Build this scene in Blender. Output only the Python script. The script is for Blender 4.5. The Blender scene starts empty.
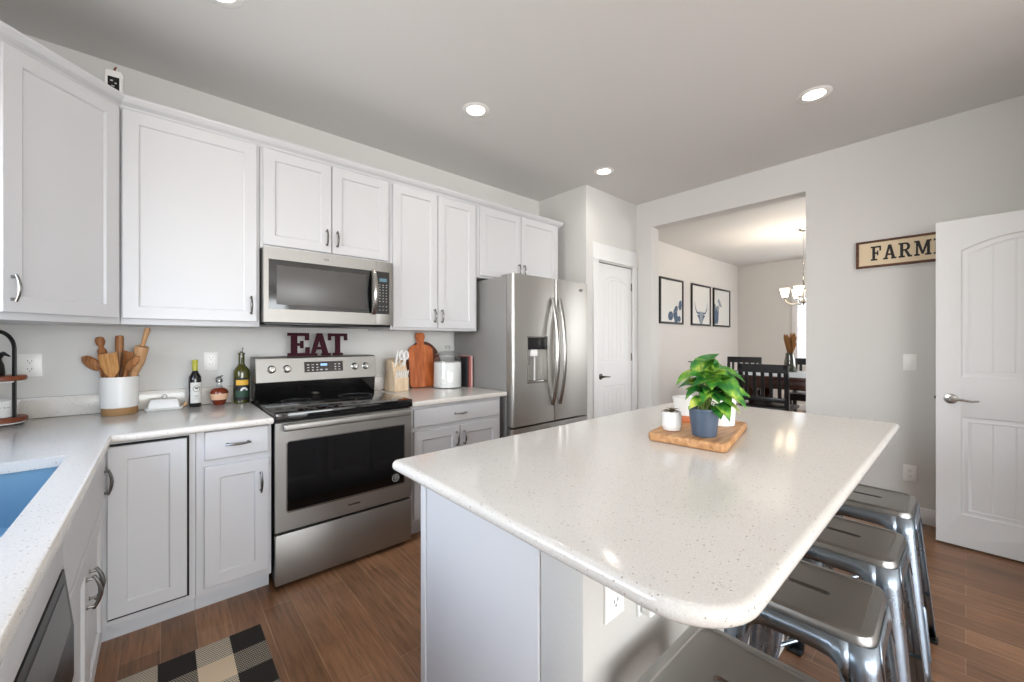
import bpy, bmesh, math, random
from mathutils import Vector, Matrix
random.seed(7)
PI = math.pi
scene = bpy.context.scene
C = scene.collection

# ------------------------------------------------------------------ camera
YAW = math.radians(41.36); FPX = 399.5; HC = 1.333; V0 = 341.0
cam_d = bpy.data.cameras.new('camera'); cam = bpy.data.objects.new('camera', cam_d); C.objects.link(cam)
cam.location = (0, 0, HC); cam.rotation_euler = (PI/2, 0, -YAW)
cam_d.sensor_width = 36; cam_d.lens = 36*FPX/1024; cam_d.clip_start = .02
scene.camera = cam
S_, C_ = math.sin(YAW), math.cos(YAW)
def at(u, v, d):
    """point seen at photo pixel (u, v) at depth d along the view axis"""
    rt = (u-512)/FPX*d
    return Vector((S_*d + C_*rt, C_*d - S_*rt, HC - (v-V0)/FPX*d))

# ------------------------------------------------------------------ colour management, world, lights
scene.view_settings.view_transform = 'Standard'
scene.view_settings.look = 'None'
scene.view_settings.gamma = 1
scene.view_settings.use_curve_mapping = False
scene.view_settings.exposure = 0.72

def lin(c):
    return tuple(((x/255)/12.92 if x/255 <= .04045 else ((x/255+.055)/1.055)**2.4) for x in c)+(1,)

world = bpy.data.worlds.new('sky'); scene.world = world; world.use_nodes = True
wn = world.node_tree; bg = wn.nodes['Background']
tc = wn.nodes.new('ShaderNodeTexCoord'); sx = wn.nodes.new('ShaderNodeSeparateXYZ'); cr = wn.nodes.new('ShaderNodeValToRGB')
wn.links.new(tc.outputs['Generated'], sx.inputs[0]); 
mr = wn.nodes.new('ShaderNodeMapRange'); mr.inputs[1].default_value = -1; mr.inputs[2].default_value = 1
wn.links.new(sx.outputs[2], mr.inputs[0]); wn.links.new(mr.outputs[0], cr.inputs[0]); wn.links.new(cr.outputs[0], bg.inputs[0])
e = cr.color_ramp.elements
e[0].position = 0.0; e[0].color = (.30, .29, .27, 1)
e[1].position = 1.0; e[1].color = (.30, .55, 1.0, 1)
for p, c in ((.485, (.36, .35, .32, 1)), (.515, (.95, .98, 1.0, 1)), (.62, (.62, .80, 1.0, 1)), (.75, (.36, .60, 1.0, 1))):
    k = e.new(p); k.color = c
bg.inputs[1].default_value = 3.0

def area(name, loc, rot, sx_, sy_, power=0, col=(1, 1, 1), portal=False, spread=PI):
    d = bpy.data.lights.new(name, 'AREA'); d.shape = 'RECTANGLE'; d.size = sx_; d.size_y = sy_; d.energy = power; d.color = col
    d.spread = spread
    if portal: d.cycles.is_portal = True
    o = bpy.data.objects.new(name, d); C.objects.link(o); o.location = loc; o.rotation_euler = rot
    return o
ZC = 2.92                      # ceiling height
XL, XR, YA, YB = -.90, 4.18, 3.215, -7.4
# daylight through the windows of the two outer walls (outside the picture, one of them added) and of the dining room
DAY = 1.0
area('window_and_fill_daylight', (XL-.06, 1.55, 1.72), (0, -PI/2, 0), 1.15, 1.5, 10*DAY, (1, .99, .97), spread=math.radians(118))
area('window_and_fill_daylight', (XL-.06, -2.6, 1.5), (0, -PI/2, 0), 1.3, 1.5, 30*DAY, (.95, .98, 1))  # unseen window light, added to brighten the right wall and open door
area('window_and_fill_daylight', (XL-.06, -4.9, 1.5), (0, -PI/2, 0), 1.8, 2.5, 95*DAY, (1, .99, .98))
area('window_and_fill_daylight', (1.1, YB-.06, 1.27), (PI/2, 0, 0), 3.2, 2.45, 135*DAY, (.94, .98, 1))
area('window_and_fill_daylight', (9.31, 1.45, 1.55), (0, PI/2, 0), 1.2, 1.4, 10*DAY, (.95, .98, 1))
area('window_and_fill_daylight', (7.0, -1.46, 1.5), (PI/2, 0, 0), 3.0, 1.9, 36*DAY, (1, .99, .97))

# ------------------------------------------------------------------ materials
def mat(name, col=(200, 200, 200), rough=.5, metal=0., spec=None, coat=0., emit=None, es=0., trans=0., ior=None, sss=0.):
    m = bpy.data.materials.new(name); m.use_nodes = True
    b = m.node_tree.nodes['Principled BSDF']
    b.inputs['Base Color'].default_value = lin(col); b.inputs['Roughness'].default_value = rough; b.inputs['Metallic'].default_value = metal
    if spec is not None: b.inputs['Specular IOR Level'].default_value = spec
    if coat: b.inputs['Coat Weight'].default_value = coat; b.inputs['Coat Roughness'].default_value = .08
    if emit: b.inputs['Emission Color'].default_value = lin(emit); b.inputs['Emission Strength'].default_value = es
    if trans: b.inputs['Transmission Weight'].default_value = trans
    if ior: b.inputs['IOR'].default_value = ior
    return m
def nt(m):
    return m.node_tree.nodes, m.node_tree.links, m.node_tree.nodes['Principled BSDF']
def coords(m, scale=(1, 1, 1), kind='Object', rot=(0, 0, 0)):
    n, l, b = nt(m)
    t = n.new('ShaderNodeTexCoord'); mp = n.new('ShaderNodeMapping'); mp.inputs['Scale'].default_value = scale; mp.inputs['Rotation'].default_value = rot
    l.new(t.outputs[kind], mp.inputs[0]); return mp.outputs[0]
def noise(m, vec, scale, detail=3, rough=.5):
    n, l, b = nt(m); x = n.new('ShaderNodeTexNoise'); x.inputs['Scale'].default_value = scale; x.inputs['Detail'].default_value = detail
    x.inputs['Roughness'].default_value = rough; l.new(vec, x.inputs['Vector']); return x
def ramp(m, src, stops):
    n, l, b = nt(m); r = n.new('ShaderNodeValToRGB'); l.new(src, r.inputs[0]); el = r.color_ramp.elements
    while len(el) < len(stops): el.new(.5)
    for k, (p, c) in zip(el, stops): k.position = p; k.color = lin(c) if max(c) > 1.01 or len(c) == 3 else c
    return r
def bump(m, src, strength=.1, dist=.002):
    n, l, b = nt(m); x = n.new('ShaderNodeBump'); x.inputs['Strength'].default_value = strength; x.inputs['Distance'].default_value = dist
    l.new(src, x.inputs['Height']); l.new(x.outputs[0], b.inputs['Normal'])
def mixc(m, fac, a, b_, mode='MIX'):
    n, l, b = nt(m); x = n.new('ShaderNodeMix'); x.data_type = 'RGBA'; x.blend_type = mode
    if isinstance(fac, (int, float)): x.inputs[0].default_value = fac
    else: l.new(fac, x.inputs[0])
    for i, s in ((6, a), (7, b_)):
        if isinstance(s, tuple): x.inputs[i].default_value = lin(s)
        else: l.new(s, x.inputs[i])
    return x.outputs[2]

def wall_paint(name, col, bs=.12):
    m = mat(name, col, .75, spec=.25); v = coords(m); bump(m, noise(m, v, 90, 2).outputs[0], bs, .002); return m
M = {}
M['wall'] = wall_paint('greige_wall_paint', (219, 218, 215))
M['ceiling'] = wall_paint('ceiling_paint', (224, 223, 221), .18)
M['island_wall'] = wall_paint('greige_textured_paint_darkened', (198, 195, 190), .3)  # wall paint darkened here to offset the strong light on the island wall
M['dining_wall'] = wall_paint('dining_wall_paint', (222, 219, 215))
M['trim'] = mat('white_trim_paint', (236, 236, 236), .4)
M['cab'] = mat('white_cabinet_paint', (207, 207, 209), .38)
M['toe'] = mat('toe_kick_paint', (206, 208, 212), .45)
M['gap'] = mat('dark_gap', (22, 20, 20), .8)
M['black'] = mat('black_plastic', (18, 18, 19), .35)
M['blackgloss'] = mat('black_glass', (9, 9, 10), .06, coat=.3)
M['white_plastic'] = mat('white_plastic', (246, 245, 242), .3)
M['ceramic'] = mat('white_ceramic', (236, 235, 232), .22)
M['chrome'] = mat('brushed_nickel', (176, 174, 170), .24, 1.)
M['pull'] = mat('satin_pewter', (142, 140, 138), .26, 1.)
M['darknickel'] = mat('dark_nickel', (92, 88, 82), .3, 1.)

def steel(name, col, r0, r1, stretch):
    m = mat(name, col, .3, 1.); n, l, b = nt(m); v = coords(m, stretch); x = noise(m, v, 40, 3)
    q = ramp(m, x.outputs[0], [(.3, (r0, r0, r0, 1)), (.7, (r1, r1, r1, 1))]); l.new(q.outputs[0], b.inputs['Roughness'])
    return m
M['steel'] = steel('stainless_steel', (164, 162, 158), .42, .54, (2, 2, 60))
M['fridge'] = steel('fridge_stainless_steel', (190, 188, 184), .32, .42, (60, 60, 1))
M['fridge_side'] = mat('fridge_side_grey', (150, 149, 147), .5, .35)
M['galv'] = mat('galvanised_steel', (150, 162, 174), .3, 1.)
n, l, b = nt(M['galv']); _x = noise(M['galv'], coords(M['galv']), 9, 4)
l.new(ramp(M['galv'], _x.outputs[0], [(.3, (.24, .24, .24, 1)), (.75, (.40, .40, .40, 1))]).outputs[0], b.inputs['Roughness'])
M['seat_steel'] = mat('galvanised_seat_steel', (150, 148, 145), .34, 1.)
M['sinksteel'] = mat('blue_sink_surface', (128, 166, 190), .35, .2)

def quartz(name):
    m = mat(name, (226, 222, 215), .13, spec=.5); n, l, b = nt(m); v = coords(m)
    vo = n.new('ShaderNodeTexVoronoi'); vo.inputs['Scale'].default_value = 130; vo.inputs['Randomness'].default_value = 1; l.new(v, vo.inputs['Vector'])
    wn_ = n.new('ShaderNodeTexWhiteNoise'); wn_.noise_dimensions = '3D'; l.new(vo.outputs['Position'], wn_.inputs['Vector'])
    size = n.new('ShaderNodeMapRange'); l.new(wn_.outputs['Value'], size.inputs[0]); size.inputs[1].default_value = .45; size.inputs[2].default_value = 1; size.inputs[3].default_value = .0; size.inputs[4].default_value = .29
    lt = n.new('ShaderNodeMath'); lt.operation = 'LESS_THAN'; l.new(vo.outputs['Distance'], lt.inputs[0]); l.new(size.outputs[0], lt.inputs[1])
    fl = ramp(m, wn_.outputs['Color'], [(.0, (176, 162, 146)), (.45, (196, 186, 174)), (.7, (150, 142, 134)), (1, (202, 186, 166))])
    base = ramp(m, noise(m, v, 260, 2).outputs[0], [(.3, (213, 208, 201)), (.7, (225, 221, 215))])
    l.new(mixc(m, lt.outputs[0], base.outputs[0], fl.outputs[0]), b.inputs['Base Color']); return m
M['quartz'] = quartz('white_speckled_quartz')

def wood(name, cols, scale=(14, 1.2, 14), rough=.45, kind='Object', ns=2.2):
    m = mat(name, cols[1], rough); n, l, b = nt(m); v = coords(m, scale, kind); x = noise(m, v, ns, 6, .62)
    l.new(ramp(m, x.outputs[0], [(.28, cols[0]), (.5, cols[1]), (.74, cols[2])]).outputs[0], b.inputs['Base Color'])
    bump(m, x.outputs[0], .12, .001); return m
M['wood_light'] = wood('olive_wood', [(168, 112, 62), (206, 150, 92), (226, 180, 124)], (30, 30, 3))
M['wood_mid'] = wood('acacia_wood', [(120, 74, 42), (164, 108, 64), (196, 142, 92)], (30, 30, 3))
M['wood_pin'] = wood('beech_wood', [(176, 128, 84), (204, 158, 112), (220, 180, 136)], (20, 20, 3))
M['wood_board'] = wood('cherry_wood', [(150, 72, 30), (190, 100, 46), (212, 126, 66)], (22, 22, 2.2), .35)
M['wood_dark'] = wood('walnut_wood', [(66, 34, 20), (92, 50, 30), (112, 64, 40)], (22, 22, 2.2), .35)
M['wood_tray'] = wood('tray_wood', [(150, 100, 58), (192, 142, 94), (216, 172, 124)], (3, 22, 22), .5)
M['wood_block'] = wood('knife_block_wood', [(206, 176, 142), (226, 200, 168), (236, 214, 186)], (20, 20, 3), .5)
M['espresso'] = mat('black_painted_wood', (20, 19, 21), .3)
M['tablewood'] = wood('dark_brown_table_wood', [(46, 24, 16), (72, 40, 28), (92, 54, 38)], (14, 2, 14), .3)
M['redbrown'] = wood('stained_tier_wood', [(98, 46, 26), (130, 66, 38), (150, 84, 52)], (20, 4, 20), .4)

def floor_mat():
    m = mat('hand_scraped_plank_floor', (104, 72, 52), .34); n, l, b = nt(m)
    v = coords(m, (1, 1, 1), 'Object', (0, 0, PI/2))
    br = n.new('ShaderNodeTexBrick'); l.new(v, br.inputs['Vector'])
    br.offset = .37; br.offset_frequency = 2; br.squash = 1
    for k, x in (('Scale', 1.0), ('Mortar Size', .0016), ('Mortar Smooth', .1), ('Bias', 0.), ('Brick Width', 1.15), ('Row Height', .127)): br.inputs[k].default_value = x
    br.inputs['Color1'].default_value = lin((160, 118, 86)); br.inputs['Color2'].default_value = lin((196, 146, 108)); br.inputs['Mortar'].default_value = lin((204, 168, 132))  # seams lighter: highlights on the plank bevels painted into the mortar colour
    vs = coords(m, (26, 1.6, 1), 'Object'); x = noise(m, vs, 2.4, 7, .65)
    g = ramp(m, x.outputs[0], [(.25, (150, 150, 150)), (.5, (214, 212, 210)), (.8, (255, 255, 255))])
    c1 = mixc(m, 1., br.outputs['Color'], g.outputs[0], 'MULTIPLY')
    k = noise(m, coords(m, (1, 1, 1)), 2.6, 5); g2 = ramp(m, k.outputs[0], [(.3, (200, 192, 186)), (.65, (255, 255, 255))])
    l.new(mixc(m, .8, c1, g2.outputs[0], 'MULTIPLY'), b.inputs['Base Color'])
    l.new(ramp(m, x.outputs[0], [(.2, (.24, .24, .24, 1)), (.8, (.42, .42, .42, 1))]).outputs[0], b.inputs['Roughness'])
    bm_ = n.new('ShaderNodeBump'); bm_.inputs['Strength'].default_value = .3; bm_.inputs['Distance'].default_value = .003
    inv = n.new('ShaderNodeMath'); inv.operation = 'MULTIPLY_ADD'; inv.inputs[1].default_value = -1.2; l.new(br.outputs['Fac'], inv.inputs[0]); l.new(x.outputs[0], inv.inputs[2])
    l.new(inv.outputs[0], bm_.inputs['Height']); l.new(bm_.outputs[0], b.inputs['Normal'])
    return m
M['floor'] = floor_mat()

def glass(name, tint=(255, 255, 255), f=.08, rough=.02):
    m = bpy.data.materials.new(name); m.use_nodes = True; n = m.node_tree.nodes; l = m.node_tree.links
    n.remove(n['Principled BSDF']); o = n['Material Output']
    t = n.new('ShaderNodeBsdfTransparent'); t.inputs[0].default_value = lin(tint); g = n.new('ShaderNodeBsdfGlossy'); g.inputs['Roughness'].default_value = rough
    fr = n.new('ShaderNodeLayerWeight'); fr.inputs[0].default_value = .25
    mr_ = n.new('ShaderNodeMapRange'); mr_.inputs[3].default_value = f; mr_.inputs[4].default_value = .6; l.new(fr.outputs['Facing'], mr_.inputs[0])
    x = n.new('ShaderNodeMixShader'); l.new(mr_.outputs[0], x.inputs[0]); l.new(t.outputs[0], x.inputs[1]); l.new(g.outputs[0], x.inputs[2]); l.new(x.outputs[0], o.inputs[0])
    return m
M['glass'] = glass('clear_glass')
M['jar_glass'] = glass('jar_glass', (250, 251, 251), .06)
M['vase_glass'] = glass('green_grey_glass', (150, 150, 128), .10)
M['olive_glass'] = mat('olive_green_glass', (70, 70, 20), .06, coat=.5)
M['dark_bottle'] = mat('dark_bottle_glass', (20, 18, 24), .06, coat=.5)
M['amber'] = mat('amber_liquor_glass', (120, 44, 20), .06, coat=.5)
M['label_white'] = mat('white_paper', (226, 226, 222), .6)
M['label_peach'] = mat('peach_paper', (226, 184, 152), .6)
M['label_yellow'] = mat('yellow_paper', (228, 180, 66), .6)
M['label_green'] = mat('dark_green_paper', (44, 74, 58), .6)
M['ink'] = mat('black_ink', (24, 22, 22), .6)
M['yellow_foil'] = mat('yellow_green_foil', (188, 186, 62), .35)
M['flour'] = mat('white_flour', (240, 240, 238), .9)
M['glaze_brown'] = mat('raw_clay', (166, 128, 84), .6)
M['burgundy'] = mat('burgundy_paint', (58, 20, 30), .7, spec=.15)
M['cream'] = mat('cream_sign_paint', (226, 206, 174), .6)
M['rustic'] = wood('rustic_brown_wood', [(58, 30, 18), (92, 54, 34), (120, 76, 50)], (3, 3, 30), .6)
M['bluepot'] = mat('blue_grey_plastic_pot', (74, 88, 106), .35)
M['soil'] = mat('potting_soil', (46, 36, 28), .95)
M['stem'] = mat('plant_stem', (128, 150, 70), .5)
M['dry'] = mat('dried_grass', (150, 104, 58), .9)
M['copper'] = mat('terracotta', (196, 116, 78), .5)
M['cloth'] = mat('pale_blue_cloth', (214, 222, 232), .8)
M['lens'] = mat('light_lens', (255, 250, 240), .4, emit=(255, 244, 226), es=6.)
M['shade'] = mat('frosted_shade', (250, 240, 222), .5, emit=(255, 232, 196), es=3.2)
M['display'] = mat('lit_display', (20, 30, 40), .2, emit=(150, 190, 235), es=.9)
M['mwdisplay'] = mat('dim_display', (40, 60, 70), .2, emit=(96, 130, 142), es=.5)
M['ringgrey'] = mat('burner_ring_grey', (62, 62, 64), .3)
M['button'] = mat('button_print', (190, 190, 190), .5)
M['mwglass'] = mat('microwave_window', (84, 82, 80), .3)
M['slot'] = mat('socket_slot', (60, 58, 55), .6)
M['blind'] = mat('white_blind_slats', (240, 240, 240), .5)
M['print_blue'] = mat('slate_blue_print', (86, 104, 128), .8)
M['print_grey'] = mat('grey_print', (150, 160, 168), .8)
M['book_dark'] = mat('black_book_cover', (34, 32, 34), .5)
M['book_red'] = mat('faded_red_book_cover', (150, 78, 74), .6)
M['book_pink'] = mat('pale_pink_book_cover', (206, 166, 158), .6)
M['paper'] = mat('book_pages', (228, 222, 210), .8)
def leaf_mat():
    m = mat('variegated_leaf', (80, 140, 50), .34); n, l, b = nt(m); v = coords(m); x = noise(m, v, 17, 3)
    l.new(ramp(m, x.outputs[0], [(.30, (24, 84, 36)), (.46, (50, 120, 44)), (.56, (116, 162, 52)), (.68, (198, 204, 98))]).outputs[0], b.inputs['Base Color']); return m
M['leaf'] = leaf_mat()
M['succ'] = mat('brown_succulent', (112, 96, 74), .5)
def mat_check():
    m = mat('buffalo_check_weave', (30, 28, 26), .95); n, l, b = nt(m); v = coords(m)
    s = n.new('ShaderNodeSeparateXYZ'); l.new(v, s.inputs[0])
    def stripe(sock, off, per):
        a = n.new('ShaderNodeMath'); a.operation = 'MULTIPLY_ADD'; a.inputs[1].default_value = 1/per; a.inputs[2].default_value = off; l.new(sock, a.inputs[0])
        f = n.new('ShaderNodeMath'); f.operation = 'FRACT'; l.new(a.outputs[0], f.inputs[0])
        g = n.new('ShaderNodeMath'); g.operation = 'LESS_THAN'; g.inputs[1].default_value = .5; l.new(f.outputs[0], g.inputs[0]); return g.outputs[0]
    a = stripe(s.outputs[0], .083, .24); c = stripe(s.outputs[1], .463, .27)
    vt = coords(m, (260, 120, 1)); ck = n.new('ShaderNodeTexChecker'); ck.inputs['Scale'].default_value = 1; l.new(vt, ck.inputs['Vector'])
    mx = mixc(m, ck.outputs[1], (40, 37, 34), (160, 152, 138)); mx2 = mixc(m, ck.outputs[1], (120, 113, 102), (218, 206, 186))
    dark = mixc(m, c, mx, (36, 32, 30)); light = mixc(m, c, (222, 202, 174), mx2)
    l.new(mixc(m, a, light, dark), b.inputs['Base Color']); bump(m, ck.outputs[1], .4, .002); return m
M['mat'] = mat_check()

# ------------------------------------------------------------------ mesh helpers
class MB:
    def __init__(s): s.bm = bmesh.new()
    def box(s, x0, x1, y0, y1, z0, z1, bev=0, seg=2, M_=None):
        vs = [s.bm.verts.new((x, y, z)) for x in (x0, x1) for y in (y0, y1) for z in (z0, z1)]
        F = [(0, 1, 3, 2), (4, 6, 7, 5), (0, 4, 5, 1), (2, 3, 7, 6), (0, 2, 6, 4), (1, 5, 7, 3)]
        fs = [s.bm.faces.new([vs[i] for i in f]) for f in F]
        if M_ is not None: bmesh.ops.transform(s.bm, matrix=M_, verts=vs)
        if bev:
            es = list({e for f in fs for e in f.edges})
            bmesh.ops.bevel(s.bm, geom=es, offset=bev, segments=seg, affect='EDGES', profile=.5)
        return s
    def ring_loft(s, rings, close=True, cap0=True, cap1=True):
        R = [[s.bm.verts.new(p) for p in r] for r in rings]; n = len(R[0])
        for a, b in zip(R, R[1:]):
            for i in range(n if close else n-1):
                j = (i+1) % n
                try: s.bm.faces.new((a[i], a[j], b[j], b[i]))
                except ValueError: pass
        if cap0 and len(R[0]) > 2: s.bm.faces.new(list(reversed(R[0])))
        if cap1 and len(R[-1]) > 2: s.bm.faces.new(R[-1])
        return s
    def tube(s, pts, rad, seg=10, flat=1., ref=None):
        pts = [Vector(p) for p in pts]; n = len(pts)
        if not hasattr(rad, '__len__'): rad = [rad]*n
        rings = []; up = Vector(ref) if ref else None
        for i, p in enumerate(pts):
            t = (pts[min(i+1, n-1)]-pts[max(i-1, 0)]).normalized()
            if up is None:
                up = Vector((0, 0, 1)) if abs(t.z) < .9 else Vector((1, 0, 0))
            a = t.cross(up).normalized(); bb = a.cross(t).normalized(); up = bb
            rings.append([p+a*math.cos(2*PI*k/seg)*rad[i]+bb*math.sin(2*PI*k/seg)*rad[i]*flat for k in range(seg)])
        return s.ring_loft(rings)
    def lathe(s, prof, c=(0, 0, 0), seg=28, cap0=True, cap1=True, M_=None):
        rings = []
        for r, z in prof:
            r = max(r, 1e-4); rings.append([Vector((r*math.cos(2*PI*k/seg), r*math.sin(2*PI*k/seg), z)) for k in range(seg)])
        T = (M_ if M_ is not None else Matrix.Translation(c))
        return s.ring_loft([[T @ p for p in r] for r in rings], True, cap0, cap1)
    def cyl(s, p0, p1, r0, r1=None, seg=16):
        return s.tube([p0, p1], [r0, r0 if r1 is None else r1], seg)
    def poly(s, pts, d0, d1, axes='xz', M_=None):
        """extruded polygon; axes: the two axes of pts, extruded along the third"""
        o = {'xz': 1, 'xy': 2, 'yz': 0}[axes]; ia = ['xyz'.index(a) for a in axes]
        def P(p, d):
            v = [0, 0, 0]; v[ia[0]] = p[0]; v[ia[1]] = p[1]; v[o] = d
            v = Vector(v); return M_ @ v if M_ is not None else v
        A = [s.bm.verts.new(P(p, d0)) for p in pts]; B = [s.bm.verts.new(P(p, d1)) for p in pts]; n = len(pts)
        s.bm.faces.new(A); s.bm.faces.new(list(reversed(B)))
        for i in range(n): s.bm.faces.new((A[i], B[i], B[(i+1) % n], A[(i+1) % n]))
        return s
    def fill(s, loops, f):
        """flat face with holes: loops of 2-D points, f maps them to 3-D"""
        es = []
        for lp in loops:
            vs = [s.bm.verts.new(f(p)) for p in lp]
            es += [s.bm.edges.new((vs[i], vs[(i+1) % len(vs)])) for i in range(len(vs))]
        return bmesh.ops.triangle_fill(s.bm, use_beauty=True, use_dissolve=False, edges=es)
    def xf(s, mtx):
        bmesh.ops.transform(s.bm, matrix=mtx, verts=s.bm.verts); return s
    def build(s, name, m, parent=None, ang=35, bev=0, flat=False):
        bm = s.bm; bmesh.ops.recalc_face_normals(bm, faces=bm.faces)
        me = bpy.data.meshes.new(name); bm.to_mesh(me); bm.free()
        if isinstance(m, str): m = M[m]
        me.materials.append(m)
        if not flat: me.shade_smooth(); me.set_sharp_from_angle(angle=math.radians(ang))
        o = bpy.data.objects.new(name, me); C.objects.link(o)
        if parent is not None: attach(o, parent)
        if bev:
            b = o.modifiers.new('bevel', 'BEVEL'); b.width = bev; b.segments = 3; b.limit_method = 'ANGLE'; b.angle_limit = math.radians(50)
        return o
def wpos(o):
    p = Vector(o.location)
    return p
ROOTLOC = {}
def attach(o, parent):
    o.parent = parent
    top = parent
    if parent.get('_inv') is None:
        o.matrix_parent_inverse = Matrix.Translation(-Vector(parent.location)) if parent.parent is None else Matrix.Identity(4)
def tag(o, label, cat=None, group=None, kind=None):
    if label: o['label'] = label
    if cat: o['category'] = cat
    if group: o['group'] = group
    if kind: o['kind'] = kind
    return o
def thing(name, label, cat, loc=(0, 0, 0), group=None):
    o = bpy.data.objects.new(name, None); C.objects.link(o); o.location = loc; o.empty_display_size = .05
    return tag(o, label, cat, group)
def struct(name, mb, m, **k):
    o = mb.build(name, m, **k); o['kind'] = 'structure'; return o
def kids(o): return [c for c in bpy.data.objects if c.parent == o]
def dup(src, loc, rz=0, label=None, group=None):
    def cp(o, par):
        c = o.copy(); C.objects.link(c)
        if par is not None: c.parent = par
        for ch in kids(o): cp(ch, c)
        return c
    r = cp(src, None); r.location = loc; r.rotation_euler = (0, 0, rz)
    if label: r['label'] = label
    if group: r['group'] = group
    return r
T = Matrix.Translation
def RZ(a): return Matrix.Rotation(a, 4, 'Z')
def RX(a): return Matrix.Rotation(a, 4, 'X')
def RY(a): return Matrix.Rotation(a, 4, 'Y')
def arc(cx, cy, r, a0, a1, n=8): return [(cx+r*math.cos(a0+(a1-a0)*i/n), cy+r*math.sin(a0+(a1-a0)*i/n)) for i in range(n+1)]
def rrect(x0, x1, y0, y1, r, n=5):
    return arc(x1-r, y1-r, r, 0, PI/2, n)+arc(x0+r, y1-r, r, PI/2, PI, n)+arc(x0+r, y0+r, r, PI, 1.5*PI, n)+arc(x1-r, y0+r, r, 1.5*PI, 2*PI, n)

# ------------------------------------------------------------------ room shell
def holed(name, axis, p0, p1, u0, u1, z0, z1, holes, m):
    mb = MB(); us = sorted({u0, u1, *[h[0] for h in holes], *[h[1] for h in holes]}); zs = sorted({z0, z1, *[h[2] for h in holes], *[h[3] for h in holes]})
    for a, b in zip(us, us[1:]):
        run = None
        for c, d in zip(zs, zs[1:]):
            if any(h[0] <= (a+b)/2 <= h[1] and h[2] <= (c+d)/2 <= h[3] for h in holes): 
                if run: seg(mb, axis, p0, p1, a, b, *run)
                run = None
            else: run = (run[0], d) if run else (c, d)
        if run: seg(mb, axis, p0, p1, a, b, *run)
    return struct(name, mb, m, flat=True)
def seg(mb, axis, p0, p1, a, b, c, d):
    if axis == 'x': mb.box(p0, p1, a, b, c, d)
    else: mb.box(a, b, p0, p1, c, d)
XD = 9.26; YD = -1.4
struct('floor', MB().box(-1.1, 9.5, -7.6, 3.45, -.1, 0), 'floor', flat=True)
struct('ceiling', MB().box(-1.1, 9.5, -7.6, 3.45, ZC, ZC+.12), 'ceiling', flat=True)
struct('wall_back', MB().box(-1.05, XR+.155, YA, YA+.15, 0, ZC), 'wall', flat=True)
struct('wall_dining_left', MB().box(XR+.155, XD+.15, YA, YA+.15, 0, ZC), 'dining_wall', flat=True)
holed('wall_left', 'x', XL-.15, XL, YB-.15, YA, 0, ZC, [(.85, 2.25, 1.15, 2.3), (-3.35, -1.85, .85, 2.15), (-6.2, -3.6, .6, 2.4)], 'wall')  # middle opening is an added window, unseen, lighting the right wall
holed('wall_right', 'x', XR, XR+.155, YB-.15, YA, 0, ZC, [(.911, 2.354, 0, 2.625)], 'wall')
holed('wall_front', 'y', YB-.15, YB, XL, XR, 0, ZC, [(-.5, 2.7, .05, 2.5)], 'wall')
holed('wall_dining_back', 'x', XD, XD+.15, YD-.15, YA, 0, ZC, [(.75, 2.15, .93, 2.16)], 'dining_wall')
holed('wall_dining_front', 'y', YD-.15, YD, XR+.155, XD+.15, 0, ZC, [(5.5, 8.5, .5, 2.4)], 'dining_wall')
# the pantry block that the fridge stands against
PX, PY = 3.24, 2.545
DX0, DX1, DZ = 3.425, 4.10, 2.17
holed('wall_pantry_front', 'y', PY, PY+.115, PX, XR, 0, ZC, [(DX0, DX1, 0, DZ)], 'wall')
struct('wall_pantry_side', MB().box(PX, PX+.115, PY+.115, YA, 0, ZC), 'wall', flat=True)
# closet behind the open door, right of the picture
holed('wall_closet', 'y', -.80, -.68, 2.95, XR, 0, ZC, [(3.06, 3.865, 0, 2.13)], 'wall')
struct('wall_closet_side', MB().box(2.95, 3.06, YB, -.8, 0, ZC), 'wall', flat=True)
# baseboards and casings
struct('baseboard_right', MB().box(XR-.015, XR, -.68, .905, 0, .115, .004), 'trim')
struct('baseboard_pantry', MB().box(DX1+.075, XR, PY-.014, PY, 0, .115, .004), 'trim')
struct('baseboard_dining', MB().box(XR+.155, XD, YA-.015, YA, 0, .115, .004), 'trim')
struct('baseboard_dining_back', MB().box(XD-.015, XD, YD, YA-.015, 0, .115, .004), 'trim')
mb = MB(); mb.box(DX0-.075, DX0+.012, PY-.018, PY, 0, DZ+.02, .003); mb.box(DX1-.012, DX1+.072, PY-.018, PY, 0, DZ+.02, .003)
mb.box(DX0-.085, DX1+.078, PY-.022, PY, DZ+.02, DZ+.185, .003); mb.box(DX0-.075, DX1+.072, PY-.03, PY, DZ+.012, DZ+.03, .003)
struct('trim_pantry_casing', mb, 'trim')
# dining window
win = thing('window_1', None, None, (XD, 1.45, 1.55)); win['kind'] = 'structure'
mb = MB()
for y0, y1, z0, z1 in ((.66, .75, .84, 2.25), (2.15, 2.24, .84, 2.25), (.75, 2.15, 2.16, 2.25), (.75, 2.15, .84, .93)): mb.box(XD-.02, XD+.02, y0, y1, z0, z1, .004)
mb.box(XD+.02, XD+.06, 1.43, 1.47, .93, 2.16)
mb.build('window_frame', 'trim', win)
MB().box(XD+.085, XD+.09, .75, 2.15, .93, 2.16).build('window_pane', 'glass', win)
mb = MB()
for i in range(26): mb.box(-.022, .022, .76, 2.14, -.0015, .0015, M_=T((XD+.035, 0, .96+i*.046)) @ RY(1.0))
mb.build('blind', 'blind', win)

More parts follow.
